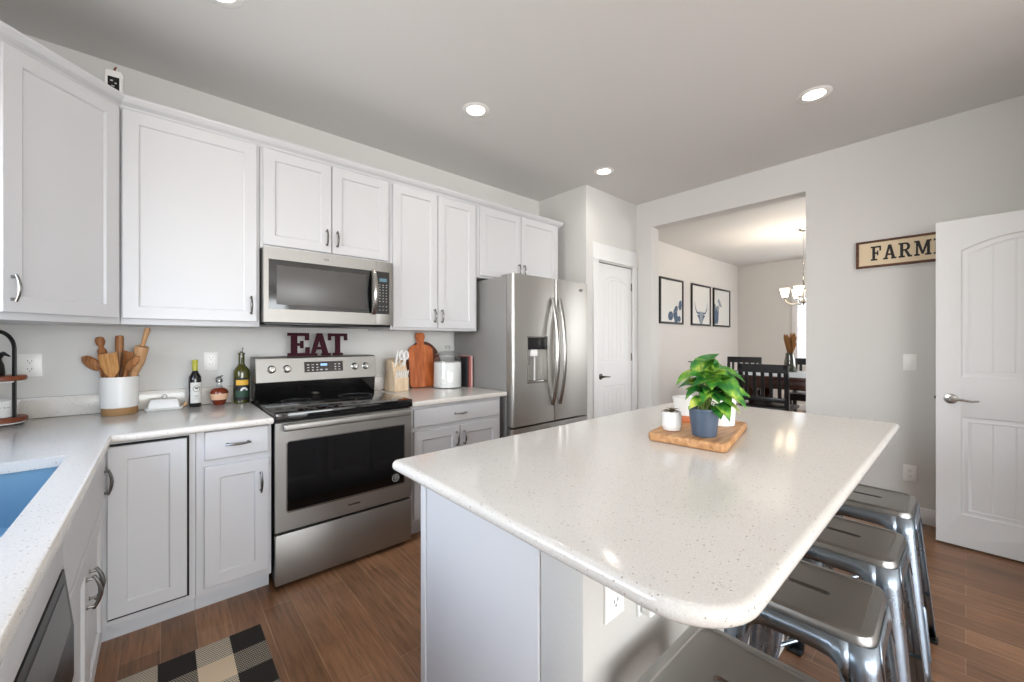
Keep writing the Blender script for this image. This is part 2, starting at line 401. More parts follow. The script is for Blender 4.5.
# ------------------------------------------------------------------ doors with an arched upper panel and grooved planks
def arch_door(w, h, t=.036, back=True):
    """x 0..w, z 0..h, front at y=0 facing -y"""
    mb = MB(); s = .112*w/.76; s = max(.095, s)
    zl0, zl1, zu0, zsp, ztop = .205, .835, 1.085, h-.20, h-.125
    def panel(ins, arched):
        x0, x1 = s+ins, w-s-ins
        if not arched: return [(x0, zl0+ins), (x1, zl0+ins), (x1, zl1-ins), (x0, zl1-ins)]
        n = 14; top = []
        for i in range(n+1):
            q = i/n; x = x1+(x0-x1)*q; top.append((x, zsp-ins+(ztop-zsp)*(1-(2*q-1)**2)))
        return [(x0, zu0+ins), (x1, zu0+ins)]+top
    outer = [(0, 0), (w, 0), (w, h), (0, h)]
    def side(y, sg):
        mb.fill([outer, panel(0, True), panel(0, False)], lambda p: (p[0], y, p[1]))
        for ar in (True, False):
            prof = [(0, 0), (.006, .007), (.016, .0085), (.03, .004), (.038, .0095)]
            rings = [[Vector((p[0], y+sg*d, p[1])) for p in panel(i, ar)] for i, d in prof]
            mb.ring_loft(rings, True, False, False)
            lp = panel(.038, ar); mb.fill([lp], lambda p: (p[0], y+sg*.0095, p[1]))
            # planks
            x0, x1 = s+.042, w-s-.042; k = 5; pw = (x1-x0)/k
            for i in range(k):
                a, b = x0+i*pw+.003, x0+(i+1)*pw-.003
                if ar:
                    def zt(x): q = (x-(s+.038))/(w-2*s-.076); return zsp-.044+(ztop-zsp)*(1-(2*q-1)**2)
                    poly = [(a, zu0+.042), (b, zu0+.042)]+[(b+(a-b)*j/4, zt(b+(a-b)*j/4)) for j in range(5)]
                else: poly = [(a, zl0+.042), (b, zl0+.042), (b, zl1-.042), (a, zl1-.042)]
                mb.poly(poly, y+sg*.0095, y+sg*.0065, 'xz')
    side(0, 1); side(t, -1)
    for a, b in zip(outer, outer[1:]+outer[:1]):
        vs = [mb.bm.verts.new(p) for p in ((a[0], 0, a[1]), (b[0], 0, b[1]), (b[0], t, b[1]), (a[0], t, a[1]))]; mb.bm.faces.new(vs)
    bmesh.ops.remove_doubles(mb.bm, verts=mb.bm.verts, dist=1e-5)
    return mb
def lever(sg):
    """rose at origin on the plane y=0 (front -y), lever runs towards sg*x"""
    mb = MB(); mb.lathe([(.0, 0), (.031, 0), (.033, .004), (.030, .009), (.014, .012), (.011, .05), (.0, .05)], M_=RX(PI/2), seg=24)
    pts = [(0, -.047, 0), (sg*.02, -.05, .002), (sg*.05, -.05, .0), (sg*.085, -.047, -.006), (sg*.115, -.044, -.002), (sg*.12, -.043, 0)]
    mb.tube(pts, [.009, .0095, .008, .0065, .0055, .003], 10); return mb
def hinge(): return MB().cyl((0, 0, -.045), (0, 0, .045), .007, seg=10).box(-.016, .016, .004, .007, -.045, .045)
# pantry door
d = thing('door_1', None, None, (DX0, PY, 0)); d['kind'] = 'structure'
arch_door(DX1-DX0-.008, DZ-.022).xf(T((DX0+.004, PY+.012, .012))).build('door_leaf', 'trim', d)
tag(lever(1).xf(T((DX0+.075, PY+.012, .955))).build('door_handle', 'darknickel', d), 'dark nickel lever handle')
for z in (.25, 1.15, 1.95): hinge().xf(T((DX1-.004, PY+.004, z))).build('hinge', 'chrome', d)
# the open door, standing along the right wall
d = thing('door_2', None, None, (3.87, -.64, 0)); d['kind'] = 'structure'
mtx = T((3.87, .132, .012)) @ RZ(-PI/2)
arch_door(.76, 2.105).xf(mtx).build('door_leaf', 'trim', d, bev=.003)
tag(lever(1).xf(mtx @ T((.068, 0, .945))).build('door_handle', 'chrome', d), 'satin nickel lever handle')
tag(lever(1).xf(mtx @ T((.068, .036, .945)) @ Matrix.Scale(-1, 4, (0, 1, 0))).build('door_handle', 'chrome', d), 'satin nickel lever handle on the wall side')
MB().box(.0, .003, .006, .03, .91, .985).box(-.008, .0, .011, .025, .937, .957, .003).xf(mtx).build('latch', 'darknickel', d)
for z in (.2, 1.05, 1.9): hinge().xf(mtx @ T((.764, 0, z))).build('hinge', 'chrome', d)

# ------------------------------------------------------------------ cabinet parts
def shaker(w, h, t=.02, st=.06, rec=.009):
    mb = MB()
    def L(i, y): return [Vector((i, y, i)), Vector((w-i, y, i)), Vector((w-i, y, h-i)), Vector((i, y, h-i))]
    mb.ring_loft([L(0, t), L(0, .0025), L(.0025, 0), L(st, 0), L(st+.004, .003), L(st+.006, rec), L(st+.012, rec)], True, True, True)
    return mb
def slabfront(w, h, t=.02):
    mb = MB()
    def L(i, y): return [Vector((i, y, i)), Vector((w-i, y, i)), Vector((w-i, y, h-i)), Vector((i, y, h-i))]
    mb.ring_loft([L(0, t), L(0, .004), L(.003, .001), L(.012, 0)], True, True, True); return mb
def pull(Ln=.105, out=.03, vertical=True):
    """bow pull centred at the origin on the plane y=0"""
    mb = MB(); n = 12; pts = []; rad = []
    for i in range(n+1):
        q = -1+2*i/n; a = q*Ln/2; y = -out*(1-.55*q*q)-.002
        pts.append((0, y, a) if vertical else (a, y, 0)); rad.append(.0042+.0028*(1-abs(q))**.7 if abs(q) < .93 else .0052)
    mb.tube(pts, rad, 8)
    for sg in (-1, 1):
        a = sg*Ln*.42; y = -out*(1-.55*.84**2)
        p0, p1 = ((0, 0, a), (0, y, a)) if vertical else ((a, 0, 0), (a, y, 0))
        mb.tube([p0, [c*.25 for c in p1[:2]]+[p1[2]] if vertical else (a, y*.25, 0), p1], [.0075, .0045, .0045], 8)
    return mb
def put_door(root, mtx, x0, z0, w, h, hx=None, hz=None, vert=True, name='door', front=shaker, m='cab', Ln=.105):
    dr = front(w, h).xf(mtx @ T((x0, 0, z0))).build(name, m, root)
    if hx is not None:
        k = pull(Ln, vertical=vert).xf(mtx @ T((x0+hx, 0, z0+hz)))
        p = k.build('handle', 'pull', dr); 
    return dr
UY = 2.775          # plane of the upper door faces
UB, UT = 1.417, 2.50
I4 = T((0, UY, 0))
def upper(name, label, x0, x1, zb, doors, grp='white upper wall cabinets'):
    r = thing(name, label, 'cabinet', ((x0+x1)/2, 3.0, zb), grp)
    MB().box(x0, x1, UY+.021, YA-.002, zb, UT, .002).build('body', 'cab', r)
    for (a, b, z0, z1, side) in doors:
        hx = (b-a-.03) if side > 0 else .03
        put_door(r, I4, a, z0, b-a, z1-z0, hx, .095)
    return r
upper('wall_cabinet', 'tall white single-door wall cabinet left of the microwave', -.150, .446, UB, [(-.143, .430, 1.447, 2.494, 1)])
upper('wall_cabinet', 'short white two-door wall cabinet directly above the microwave', .448, 1.264, 1.893, [(.463, .851, 1.914, 2.492, 1), (.857, 1.244, 1.914, 2.492, -1)])
upper('wall_cabinet', 'tall white two-door wall cabinet between microwave and refrigerator', 1.266, 2.052, UB, [(1.283, 1.656, 1.436, 2.492, 1), (1.662, 2.024, 1.436, 2.492, -1)])
upper('wall_cabinet', 'short wide white two-door wall cabinet over the refrigerator', 2.054, 3.098, 1.885, [(2.078, 2.556, 1.902, 2.500, 1), (2.562, 3.064, 1.902, 2.505, -1)])
# diagonal corner cabinet
r = thing('corner_wall_cabinet', 'white diagonal corner wall cabinet at the far left with one door', 'cabinet', (-.4, 2.9, UB), 'white upper wall cabinets')
q = .335; P1 = (-.152, UY+.021); P0 = (-.152-q, UY+.021-q)
MB().poly([P0, P1, (P1[0], YA-.002), (XL+.002, YA-.002), (XL+.002, P0[1])], UB, UT, 'xy').build('body', 'cab', r)
mtx = T((P0[0]+.0148, P0[1]-.0148, 0)) @ RZ(PI/4); L_ = q*math.sqrt(2)
put_door(r, mtx, .02, 1.447, L_-.04, 1.047, .03, .095)
# crown moulding along the top of the run
prof = [(0, UT-.005), (.006, UT+.003), (.010, UT+.012), (.028, UT+.026), (.038, UT+.040), (.042, UT+.046), (.042, UT+.056), (-.02, UT+.056), (-.02, UT-.005)]
path = [(XL+.002, P0[1]), P0, P1, (3.098, UY+.021), (3.098, YA-.002)]
mb = MB(); rings = []
nrm = [Vector((0, -1)), Vector((math.sqrt(.5), -math.sqrt(.5))), Vector((0, -1)), Vector((1, 0))]
for i, p in enumerate(path):
    a = nrm[max(i-1, 0)]; b = nrm[min(i, 3)]; h = (a+b); h = h/(h.dot(a))
    rings.append([Vector((p[0]+h.x*o, p[1]+h.y*o, z)) for o, z in prof])
mb.ring_loft(rings); struct('trim_crown', mb, 'cab', ang=12)

# ------------------------------------------------------------------ base cabinets
CZ = .93; CT = .036; BY = 2.44; BZ = CZ-CT
r = thing('base_cabinet', 'white corner base cabinet with blind door edged by a dark gap', 'cabinet', (-.3, 2.8, 0), 'white base cabinets')
MB().box(XL+.01, .128, BY+.021, YA-.002, .09, BZ-.001).build('body', 'cab', r)
MB().box(XL+.01, .128, 2.525, YA-.01, 0, .089).build('toe_kick', 'toe', r)
MB().box(-.172, .104, BY+.012, BY+.0205, .118, BZ-.012).build('door_gap', 'gap', r)
put_door(r, T((0, BY, 0)), -.172, .128, .267, .745)
r2 = thing('base_cabinet', 'narrow white base cabinet with one drawer left of the range', 'cabinet', (.29, 2.8, 0), 'white base cabinets')
MB().box(.130, .446, BY+.021, YA-.002, .09, BZ-.001).build('body', 'cab', r2)
MB().box(.130, .446, 2.525, YA-.01, 0, .089).build('toe_kick', 'toe', r2)
put_door(r2, T((0, BY, 0)), .162, .750, .268, .138, .134, .067, False, 'drawer', slabfront)
put_door(r2, T((0, BY, 0)), .160, .128, .272, .590, .236, .47)
r3 = thing('base_cabinet', 'white base cabinet with wide drawer between range and refrigerator', 'cabinet', (1.65, 2.8, 0), 'white base cabinets')
MB().box(1.252, 2.035, BY+.021, YA-.002, .09, BZ-.001).build('body', 'cab', r3)
MB().box(1.252, 2.035, 2.525, YA-.01, 0, .089).build('toe_kick', 'toe', r3)
put_door(r3, T((0, BY, 0)), 1.276, .750, .736, .122, .368, .06, False, 'drawer', slabfront)
put_door(r3, T((0, BY, 0)), 1.276, .128, .364, .590, .335, .50)
put_door(r3, T((0, BY, 0)), 1.648, .128, .364, .590, .029, .50)
# left run: sink base and dishwasher, faces towards +x
LX = -.176
r4 = thing('sink_base_cabinet', 'white sink base cabinet on the left run with paired door pulls', 'cabinet', (-.5, 1.87, 0), 'white base cabinets')
MB().box(XL+.01, LX-.021, 1.445, 2.308, .09, .69).box(XL+.01, -.70, 1.445, 2.308, .69, BZ-.001).box(-.215, LX-.021, 1.445, 2.46, .69, BZ-.001).box(XL+.01, LX-.021, 2.309, 2.46, .09, .69).box(-.215, LX-.0215, .842, 1.444, .785, BZ-.001).build('body', 'cab', r4)
MB().box(XL+.02, LX-.09, 1.445, 2.308, 0, .089).build('toe_kick', 'toe', r4)
ml = T((LX, 1.45, 0)) @ RZ(PI/2)
dr = put_door(r4, ml, .0, .672, .975, .20, None, None, False, 'drawer', slabfront)
pull(.105, .02).xf(ml @ T((.935, 0, .738))).build('handle', 'pull', dr)
put_door(r4, ml, .0, .128, .425, .535, .397, .40)
put_door(r4, ml, .430, .128, .425, .535, .028, .40)
dw = thing('dishwasher', 'dishwasher with black framed steel control panel at the lower left', 'dishwasher', (-.5, 1.14, 0))
MB().box(XL+.02, LX-.022, .842, 1.440, .10, .685).build('body', 'black', dw)
LN = .018/.16
MB().poly([(LX-.02, .783), (LX+.002, .783), (LX+.018, .64), (LX+.018, .52), (LX-.02, .52)], .845, 1.438, 'xz').build('control_panel', 'black', dw)
MB().box(-.003, .0012, .88, 1.408, -.125, -.025, M_=T((LX+.002, 0, .783)) @ RY(-.1115)).build('console', 'mwglass', dw)
MB().box(LX-.02, LX+.014, .845, 1.438, .12, .515, .004).build('door', 'black', dw)
MB().box(LX-.0205, LX+.0, .842, 1.444, .787, BZ-.002, .002).build('top_rail', 'cab', dw)

# ------------------------------------------------------------------ counters
def inset(lp, d):
    out = []; n = len(lp)
    ar = sum(lp[i][0]*lp[(i+1) % n][1]-lp[(i+1) % n][0]*lp[i][1] for i in range(n)); sg = 1 if ar > 0 else -1
    for i in range(n):
        p0, p1, p2 = Vector(lp[i-1]), Vector(lp[i]), Vector(lp[(i+1) % n]); e1 = (p1-p0).normalized(); e2 = (p2-p1).normalized()
        n1 = Vector((-e1.y, e1.x))*sg; n2 = Vector((-e2.y, e2.x))*sg; h = n1+n2; h = h/max(.2, h.dot(n1)); q = p1+h*d; out.append((q.x, q.y))
    return out
def slab(name, label, outer, holes, m, cat='countertop', z0=BZ, z1=CZ, bev=.014):
    mb = MB(); r_ = bev; K = 6
    def prof(lp, sg):
        pr = [(r_*(1-math.sin(PI/2*k/K)), z0+r_*(1-math.cos(PI/2*k/K))) for k in range(K+1)]+[(r_*(1-math.cos(PI/2*k/K)), z1-r_*(1-math.sin(PI/2*k/K))) for k in range(K+1)]
        return [[Vector((*p, z)) for p in inset(lp, i*sg)] for i, z in pr]
    R = prof(outer, 1); mb.ring_loft(R, True, False, False)
    for z, k in ((z0, 0), (z1, -1)):
        mb.fill([[(p.x, p.y) for p in R[k]]]+holes, lambda p: (p[0], p[1], z))
    for lp in holes:
        for a, b in zip(lp, lp[1:]+lp[:1]):
            mb.bm.faces.new([mb.bm.verts.new(p) for p in ((*a, z0), (*b, z0), (*b, z1), (*a, z1))])
    bmesh.ops.remove_doubles(mb.bm, verts=mb.bm.verts, dist=1e-5)
    r = thing(name, label, cat, (outer[0][0], outer[0][1], z0))
    mb.build('slab', m, r, 40); return r
EY = 2.412
ct = slab('countertop', 'white speckled quartz countertop wrapping the left corner around the sink',
     [(.450, EY), (.450, YA-.002), (XL+.002, YA-.002), (XL+.002, .3), (-.160, .3), (-.155, EY)], [[(-.245, 1.31), (-.245, 2.10), (-.68, 2.10), (-.68, 1.31)]], 'quartz', bev=.012)
MB().box(XL+.002, .450, YA-.022, YA-.002, CZ+.0005, CZ+.108, .004).build('backsplash', 'quartz', ct)
MB().box(XL+.002, XL+.022, .3, YA-.024, CZ+.0005, CZ+.108, .004).build('backsplash', 'quartz', ct)
ct2 = slab('countertop', 'short white quartz countertop between the range and refrigerator', [(1.250, EY), (2.072, EY), (2.072, YA-.002), (1.250, YA-.002)], [], 'quartz', bev=.012)
MB().box(1.250, 2.072, YA-.022, YA-.002, CZ+.0005, CZ+.108, .004).build('backsplash', 'quartz', ct2)
# sink
r = thing('sink', 'undermount stainless sink in the left counter with a blue basin surface', 'sink', (-.46, 1.7, .7))
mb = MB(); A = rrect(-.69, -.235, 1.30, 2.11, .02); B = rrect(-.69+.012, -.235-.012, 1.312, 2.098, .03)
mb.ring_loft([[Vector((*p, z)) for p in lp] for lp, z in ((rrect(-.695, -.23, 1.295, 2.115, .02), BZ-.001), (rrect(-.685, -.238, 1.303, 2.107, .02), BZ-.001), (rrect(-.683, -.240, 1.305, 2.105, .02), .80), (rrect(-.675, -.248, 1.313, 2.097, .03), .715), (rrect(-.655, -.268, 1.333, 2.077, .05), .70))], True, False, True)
mb.build('basin', 'sinksteel', r)  # basin coloured an even blue
MB().lathe([(.0, .7015), (.04, .7015), (.045, .704), (.045, .7005), (0, .7005)], (-.46, 1.72, 0)).build('drain', 'chrome', r)

# ------------------------------------------------------------------ range
SX0, SX1, SY = .457, 1.243, 2.415
r = thing('range', 'freestanding stainless electric range with black glass cooktop', 'range', ((SX0+SX1)/2, 2.8, 0))
MB().box(SX0+.004, SX1-.004, SY+.03, 3.20, .03, .925).box(SX0+.03, SX1-.03, SY+.08, 3.1, 0, .03).build('body', 'black', r)
MB().box(SX0, SX1, SY, SY+.028, .026, .296, .005).build('drawer', 'steel', r)
dr = MB()
def fr(i, y): return None
gx0, gx1, gz0, gz1 = .513, 1.192, .412, .788
mb = MB()
mb.fill([[(SX0, .311), (SX1, .311), (SX1, .893), (SX0, .893)], rrect(gx0, gx1, gz0, gz1, .012)], lambda p: (p[0], SY, p[1]))
mb.ring_loft([[Vector((p[0], SY+y, p[1])) for p in rrect(gx0, gx1, gz0, gz1, .012)] for y in (0, .006)], True, False, False)
mb.ring_loft([[Vector(p) for p in ((SX0, y, .311), (SX1, y, .311), (SX1, y, .893), (SX0, y, .893))] for y in (SY, SY+.028)], True, False, True)
bmesh.ops.remove_doubles(mb.bm, verts=mb.bm.verts, dist=1e-5)
od = mb.build('oven_door', 'steel', r)
gl = MB().box(gx0-.004, gx1+.004, SY+.005, SY+.012, gz0-.004, gz1+.004).build('window', 'blackgloss', od)
# trim line round the window
mb = MB(); mb.ring_loft([[Vector((p[0], SY+y, p[1])) for p in rrect(gx0-i, gx1+i, gz0-i, gz1+i, .012+i)] for i, y in ((0, -.0005), (0, -.002), (.006, -.002), (.006, -.0005))], True, False, False); mb.build('window_trim', 'chrome', od)
# round badge sticker
mb = MB(); mb.lathe([(.024, 0), (.024, .0012), (.020, .0012), (.020, 0)], M_=T((1.135, SY+.005, .455)) @ RX(PI/2), cap0=False, cap1=False)
for k in (-.007, .003, .011): mb.box(-.014+abs(k)*.3, .014-abs(k)*.3, -.0012, 0, -.0022, .0022, M_=T((1.135, SY+.005, .455)) @ RY(.9) @ T((0, 0, k)))
mb.build('badge', 'button', od)
MB().box(.835, .905, SY-.001, SY+.001, .357, .366).build('brand_plate', 'pull', od)
mb = MB(); mb.box(SX0+.028, SX1-.028, SY-.062, SY-.034, .856, .894, .009, 3); mb.box(SX0+.036, SX0+.066, SY-.04, SY+.003, .862, .888, .004); mb.box(SX1-.066, SX1-.036, SY-.04, SY+.003, .862, .888, .004)
mb.build('handle', 'steel', od)
ck = MB().box(SX0-.004, SX1+.002, SY-.012, 3.02, .903, .951, .006).build('cooktop', 'blackgloss', r)
for x, y, rad in ((.66, 2.60, .11), (1.04, 2.60, .09), (.66, 2.86, .085), (1.04, 2.86, .11)):
    MB().lathe([(rad-.0012, .9511), (rad+.0012, .9511), (rad+.0012, .9514), (rad-.0012, .9514), (rad-.0012, .9511)], (x, y, 0), 40, False, False).build('burner_ring', 'ringgrey', ck)
mb = MB(); mb.poly([(3.02, .945), (3.005, 1.06), (3.20, 1.06), (3.20, .945)], SX0+.002, SX1-.002, 'yz'); mb.build('riser', 'blackgloss', r)
mb = MB(); mb.poly([(2.985, 1.062), (3.01, 1.218), (3.03, 1.226), (3.2, 1.226), (3.2, 1.062)], SX0, SX1, 'yz'); cp = mb.build('control_panel', 'steel', r, bev=.003)
tilt = math.atan2(.025, .156)
mp = T((0, 2.985, 1.062)) @ RX(-tilt)
MB().box(.742, .998, -.002, .004, .056, .128, M_=mp).build('display_panel', 'blackgloss', cp)
MB().box(.846, .89, -.0035, -.002, .098, .114, M_=mp).build('clock_display', 'display', cp)
for x in (.766, .795, .824, .945, .973):
    for z in (.107, .088, .07): MB().box(x-.006, x+.006, -.0032, -.002, z-.0028, z+.0028, M_=mp).build('button', 'button', cp)
for x in (.850, .884): MB().box(x-.009, x+.009, -.0032, -.002, .067, .075, M_=mp).build('button', 'button', cp)
for x in (.545, .635, 1.085, 1.165):
    kb = MB().lathe([(0, 0), (.026, 0), (.026, .004), (.021, .008), (.019, .026), (.016, .029), (0, .029)], M_=mp @ T((x, 0, .085)) @ RX(PI/2)); kb.box(x-.004, x+.004, -.035, -.02, .068, .102, .002, M_=mp)
    kb.build('knob', 'chrome', cp)
# letters standing on the range
def letter_polys(ch):
    """slab-serif capitals on a unit height: (width, convex polygons)"""
    R = lambda x0, y0, x1, y1: [(x0, y0), (x1, y0), (x1, y1), (x0, y1)]
    def bowl(cx, cy, rx, ry, t, a0, a1, n=8):
        out = []
        for i in range(n):
            a = a0+(a1-a0)*i/n; b = a0+(a1-a0)*(i+1)/n
            out.append([(cx+rx*math.cos(a), cy+ry*math.sin(a)), (cx+rx*math.cos(b), cy+ry*math.sin(b)), (cx+(rx-t)*math.cos(b), cy+(ry-t*.6)*math.sin(b)), (cx+(rx-t)*math.cos(a), cy+(ry-t*.6)*math.sin(a))])
        return out
    st, sv, sr = .22, .13, .11
    if ch == 'E': return .82, [R(.12, 0, .12+st, 1), R(0, 0, .8, sv), R(0, 1-sv, .78, 1), R(.3, .44, .52, .56), R(.46, .34, .57, .66), R(.66, .1, .8, .38), R(.64, .68, .78, .9)]
    if ch == 'F': return .80, [R(.12, 0, .12+st, 1), R(0, 0, .50, sr), R(0, 1-sr, .78, 1), R(.3, .46, .52, .57), R(.48, .34, .58, .68), R(.66, .66, .78, .9)]
    if ch == 'A': return .98, [[(.08, 0), (.26, 0), (.56, 1), (.38, 1)], [(.66, 0), (.90, 0), (.60, 1), (.40, 1)], R(.26, .27, .74, .39), R(0, 0, .38, sr), R(.58, 0, .98, sr)]
    if ch == 'T': return .92, [R(.35, 0, .57, 1), R(.22, 0, .70, sr), R(0, 1-sv, .92, 1), R(0, .68, .13, 1), R(.79, .68, .92, 1)]
    if ch == 'R': return .96, [R(.12, 0, .12+st, 1), R(0, 0, .46, sr), R(0, 1-sr, .5, 1), R(.3, .44, .52, .55)]+bowl(.5, .72, .32, .28, .2, -PI/2, PI/2)+[[(.42, .46), (.62, .46), (.88, .06), (.68, .0)], R(.68, 0, .96, sr)]
    if ch == 'M': return 1.16, [R(.12, 0, .26, 1), R(.86, 0, 1.06, 1), [(.12, 1), (.36, 1), (.66, .1), (.5, .1)], [(.84, 1), (1.04, 1), (.64, .1), (.5, .1)], R(0, 0, .38, sr), R(.74, 0, 1.16, sr), R(0, 1-sr, .3, 1), R(.86, 1-sr, 1.16, 1)]
    if ch == 'H': return 1.04, [R(.12, 0, .32, 1), R(.72, 0, .92, 1), R(.3, .44, .74, .56), R(0, 0, .44, sr), R(.6, 0, 1.04, sr), R(0, 1-sr, .44, 1), R(.6, 1-sr, 1.04, 1)]
    if ch == 'O': return 1.0, bowl(.5, .5, .5, .5, .22, 0, 2*PI, 18)
    if ch == 'U': return 1.0, [R(.12, .4, .32, 1), R(.70, .4, .86, 1), R(0, 1-sr, .44, 1), R(.58, 1-sr, 1.0, 1)]+bowl(.49, .4, .37, .4, .18, PI, 2*PI, 10)
    if ch == 'S': return .78, bowl(.38, .73, .34, .27, .18, .1, 1.5*PI, 12)+bowl(.40, .27, .34, .27, .18, -PI*.9, PI/2, 12)
    return .4, []
def word(mb, text, h, gap, mtx, t, sx=1.):
    x = 0
    for ch in text:
        w, ps = letter_polys(ch)
        for i, p in enumerate(ps): mb.poly([(x+a*h*sx, b*h) for a, b in p], -t-.00015*i, 0, 'xz', mtx)
        x += (w*sx+gap)*h
    return x
for ch, x, w in (('E', .660, .142), ('A', .792, .150), ('T', .925, .135)):
    wd, ps = letter_polys(ch); h = .162; mb = MB()
    for i, p in enumerate(ps): mb.poly([(x+a*w/wd, 1.2275+b*h) for a, b in p], 3.085-.0002*i, 3.105+.0002*i, 'xz')
    tag(mb.build('block_letter', 'burgundy'), 'burgundy wooden letter %s standing on the range back panel' % ch, 'letter', 'EAT block letters')

# ------------------------------------------------------------------ microwave
X0, X1, Y0, Z0, Z1 = .453, 1.250, 2.71, 1.434, 1.889
r = thing('microwave', 'stainless over-the-range microwave hung under a short cabinet', 'microwave', (.85, 2.95, Z0))
MB().box(X0+.003, X1-.003, Y0+.03, 3.20, Z0+.012, Z1).build('body', 'steel', r)
MB().box(X0+.01, X1-.01, Y0+.02, 3.19, Z0-.004, Z0+.012, .003).build('underside', 'black', r)
xs = 1.126
mb = MB(); hole = [(.478, 1.524), (1.098, 1.524), (1.098, 1.819), (.478, 1.819)]
mb.fill([[(X0, Z0+.012), (xs-.001, Z0+.012), (xs-.001, Z1), (X0, Z1)], hole], lambda p: (p[0], Y0, p[1]))
mb.ring_loft([[Vector((p[0], Y0+y, p[1])) for p in hole] for y in (0, .004)], True, False, False)
mb.ring_loft([[Vector(p) for p in ((X0, y, Z0+.012), (xs-.001, y, Z0+.012), (xs-.001, y, Z1), (X0, y, Z1))] for y in (Y0, Y0+.032)], True, False, True)
bmesh.ops.remove_doubles(mb.bm, verts=mb.bm.verts, dist=1e-5)
md = mb.build('door', 'steel', r)
MB().box(.476, 1.10, Y0+.003, Y0+.008, 1.522, 1.821).build('window_border', 'blackgloss', md)
MB().box(.520, 1.060, Y0+.0015, Y0+.0032, 1.552, 1.786, .001).build('window', 'mwglass', md)
n = 12; mb = MB(); mb.tube([(1.105, Y0-.012-.045*(1-(-1+2*i/n)**2), 1.52+.30*i/n) for i in range(n+1)], .017, 10, .55, ref=(0, -1, 0))
mb.cyl((1.105, Y0-.016, 1.53), (1.105, Y0+.002, 1.53), .01).cyl((1.105, Y0-.016, 1.81), (1.105, Y0+.002, 1.81), .01).build('handle', 'chrome', md)
cp = MB().box(xs+.001, X1, Y0, Y0+.032, Z0+.012, Z1, .002).build('control_panel', 'steel', r)
MB().box(xs+.002, 1.222, Y0-.0025, Y0+.002, 1.522, 1.819).build('keypad', 'blackgloss', cp)
MB().box(1.15, 1.202, Y0-.0035, Y0-.0025, 1.748, 1.772).build('display', 'mwdisplay', cp)
for i, z in enumerate((1.725, 1.71, 1.69, 1.67, 1.65, 1.63, 1.61, 1.575, 1.55)):
    for x in (1.152, 1.176, 1.200): MB().box(x-.004, x+.004, Y0-.0035, Y0-.0025, z-.002, z+.002).build('button', 'button', cp)
mb = MB(); mb.lathe([(0, 0), (.012, 0), (.012, .001), (0, .001)], M_=T((.80, Y0, 1.853)) @ RX(PI/2) @ Matrix.Diagonal((1.5, .7, 1, 1))); mb.build('brand_plate', 'pull', md)

# ------------------------------------------------------------------ refrigerator
FX0, FX1, FY, FB = 2.088, 3.040, 2.362, 2.44
r = thing('refrigerator', 'large stainless french-door refrigerator with water dispenser', 'refrigerator', (2.56, 2.8, 0))
MB().box(FX0, FX1, FB, 3.19, .03, 1.858, .004).build('body', 'fridge_side', r)
def vdoor(x0, x1, z0, z1, hole=None, rl=.02, rr=.02):
    mb = MB(); yb = FB-.006
    prof = lambda a, b, ra, rb: ([(a, yb)]+([(a+ra-ra*math.cos(k*PI/10), FY+ra-ra*math.sin(k*PI/10)) for k in range(6)] if ra else [(a, FY)])+([(b-rb+rb*math.sin(k*PI/10), FY+rb-rb*math.cos(k*PI/10)) for k in range(6)] if rb else [(b, FY)])+[(b, yb)])
    if not hole: mb.poly(prof(x0, x1, rl, rr), z0, z1, 'xy'); return mb
    hx0, hx1, hz0, hz1 = hole
    mb.poly(prof(x0, x1, rl, rr), z0, hz0, 'xy'); mb.poly(prof(x0, x1, rl, rr), hz1, z1, 'xy')
    mb.poly(prof(x0, hx0, rl, 0), hz0, hz1, 'xy'); mb.poly(prof(hx1, x1, 0, rr), hz0, hz1, 'xy'); mb.box(hx0, hx1, FB-.012, yb, hz0, hz1)
    return mb
xm = 2.585
hole = (2.246, 2.480, .992, 1.368)
ld = vdoor(FX0, xm-.002, .645, 1.872, hole).build('door', 'fridge', r)
rd = vdoor(xm+.002, FX1, .645, 1.872).build('door', 'fridge', r)
fd = vdoor(FX0, FX1, .06, .630).build('freezer_drawer', 'fridge', r)
MB().box(FX0+.02, FX1-.02, FB-.03, FB+.02, .632, .643).build('door_seal', 'black', r)
MB().box(FX0+.03, FX0+.16, FB-.05, FB+.10, 1.860, 1.880, .004).build('hinge_cover', 'fridge_side', r)
MB().box(FX1-.16, FX1-.03, FB-.05, FB+.10, 1.860, 1.880, .004).build('hinge_cover', 'fridge_side', r)
hx0, hx1, hz0, hz1 = hole
ds = MB(); 
for a in ((hx0-.006, hx0+.004, hz0-.006, hz1+.006), (hx1-.004, hx1+.006, hz0-.006, hz1+.006), (hx0, hx1, hz1-.004, hz1+.006)): ds.box(a[0], a[1], FY-.003, FY+.01, a[2], a[3])
ds = ds.build('dispenser', 'chrome', ld)
MB().box(hx0+.004, hx1-.004, FY+.004, FY+.05, 1.262, 1.360, .004).build('dispenser_panel', 'black', ds)
MB().box(hx0+.05, hx0+.13, FY+.01, FY+.05, 1.205, 1.262, .006).cyl((hx0+.12, FY+.04, hz0+.01), (hx0+.12, FY+.04, 1.21), .008).build('dispenser_nozzle', 'white_plastic', ds)
MB().box(hx0+.004, hx0+.075, FY+.045, FY+.06, 1.13, 1.262, .003).build('dispenser_paddle', 'fridge_side', ds)
MB().box(hx0-.004, hx1+.004, FY-.004, FY+.066, hz0-.008, hz0+.012, .003).build('drip_tray', 'chrome', ds)
for x, par in ((xm-.045, ld), (xm+.045, rd)):
    n = 16; mb = MB(); mb.tube([(x, FY-.012-.062*(1-(-1+2*i/n)**2), .785+.915*i/n) for i in range(n+1)], .0185, 10, .7, ref=(0, -1, 0))
    for z in (.80, 1.685): mb.cyl((x, FY-.018, z), (x, FY+.003, z), .011)
    mb.build('handle', 'chrome', par)
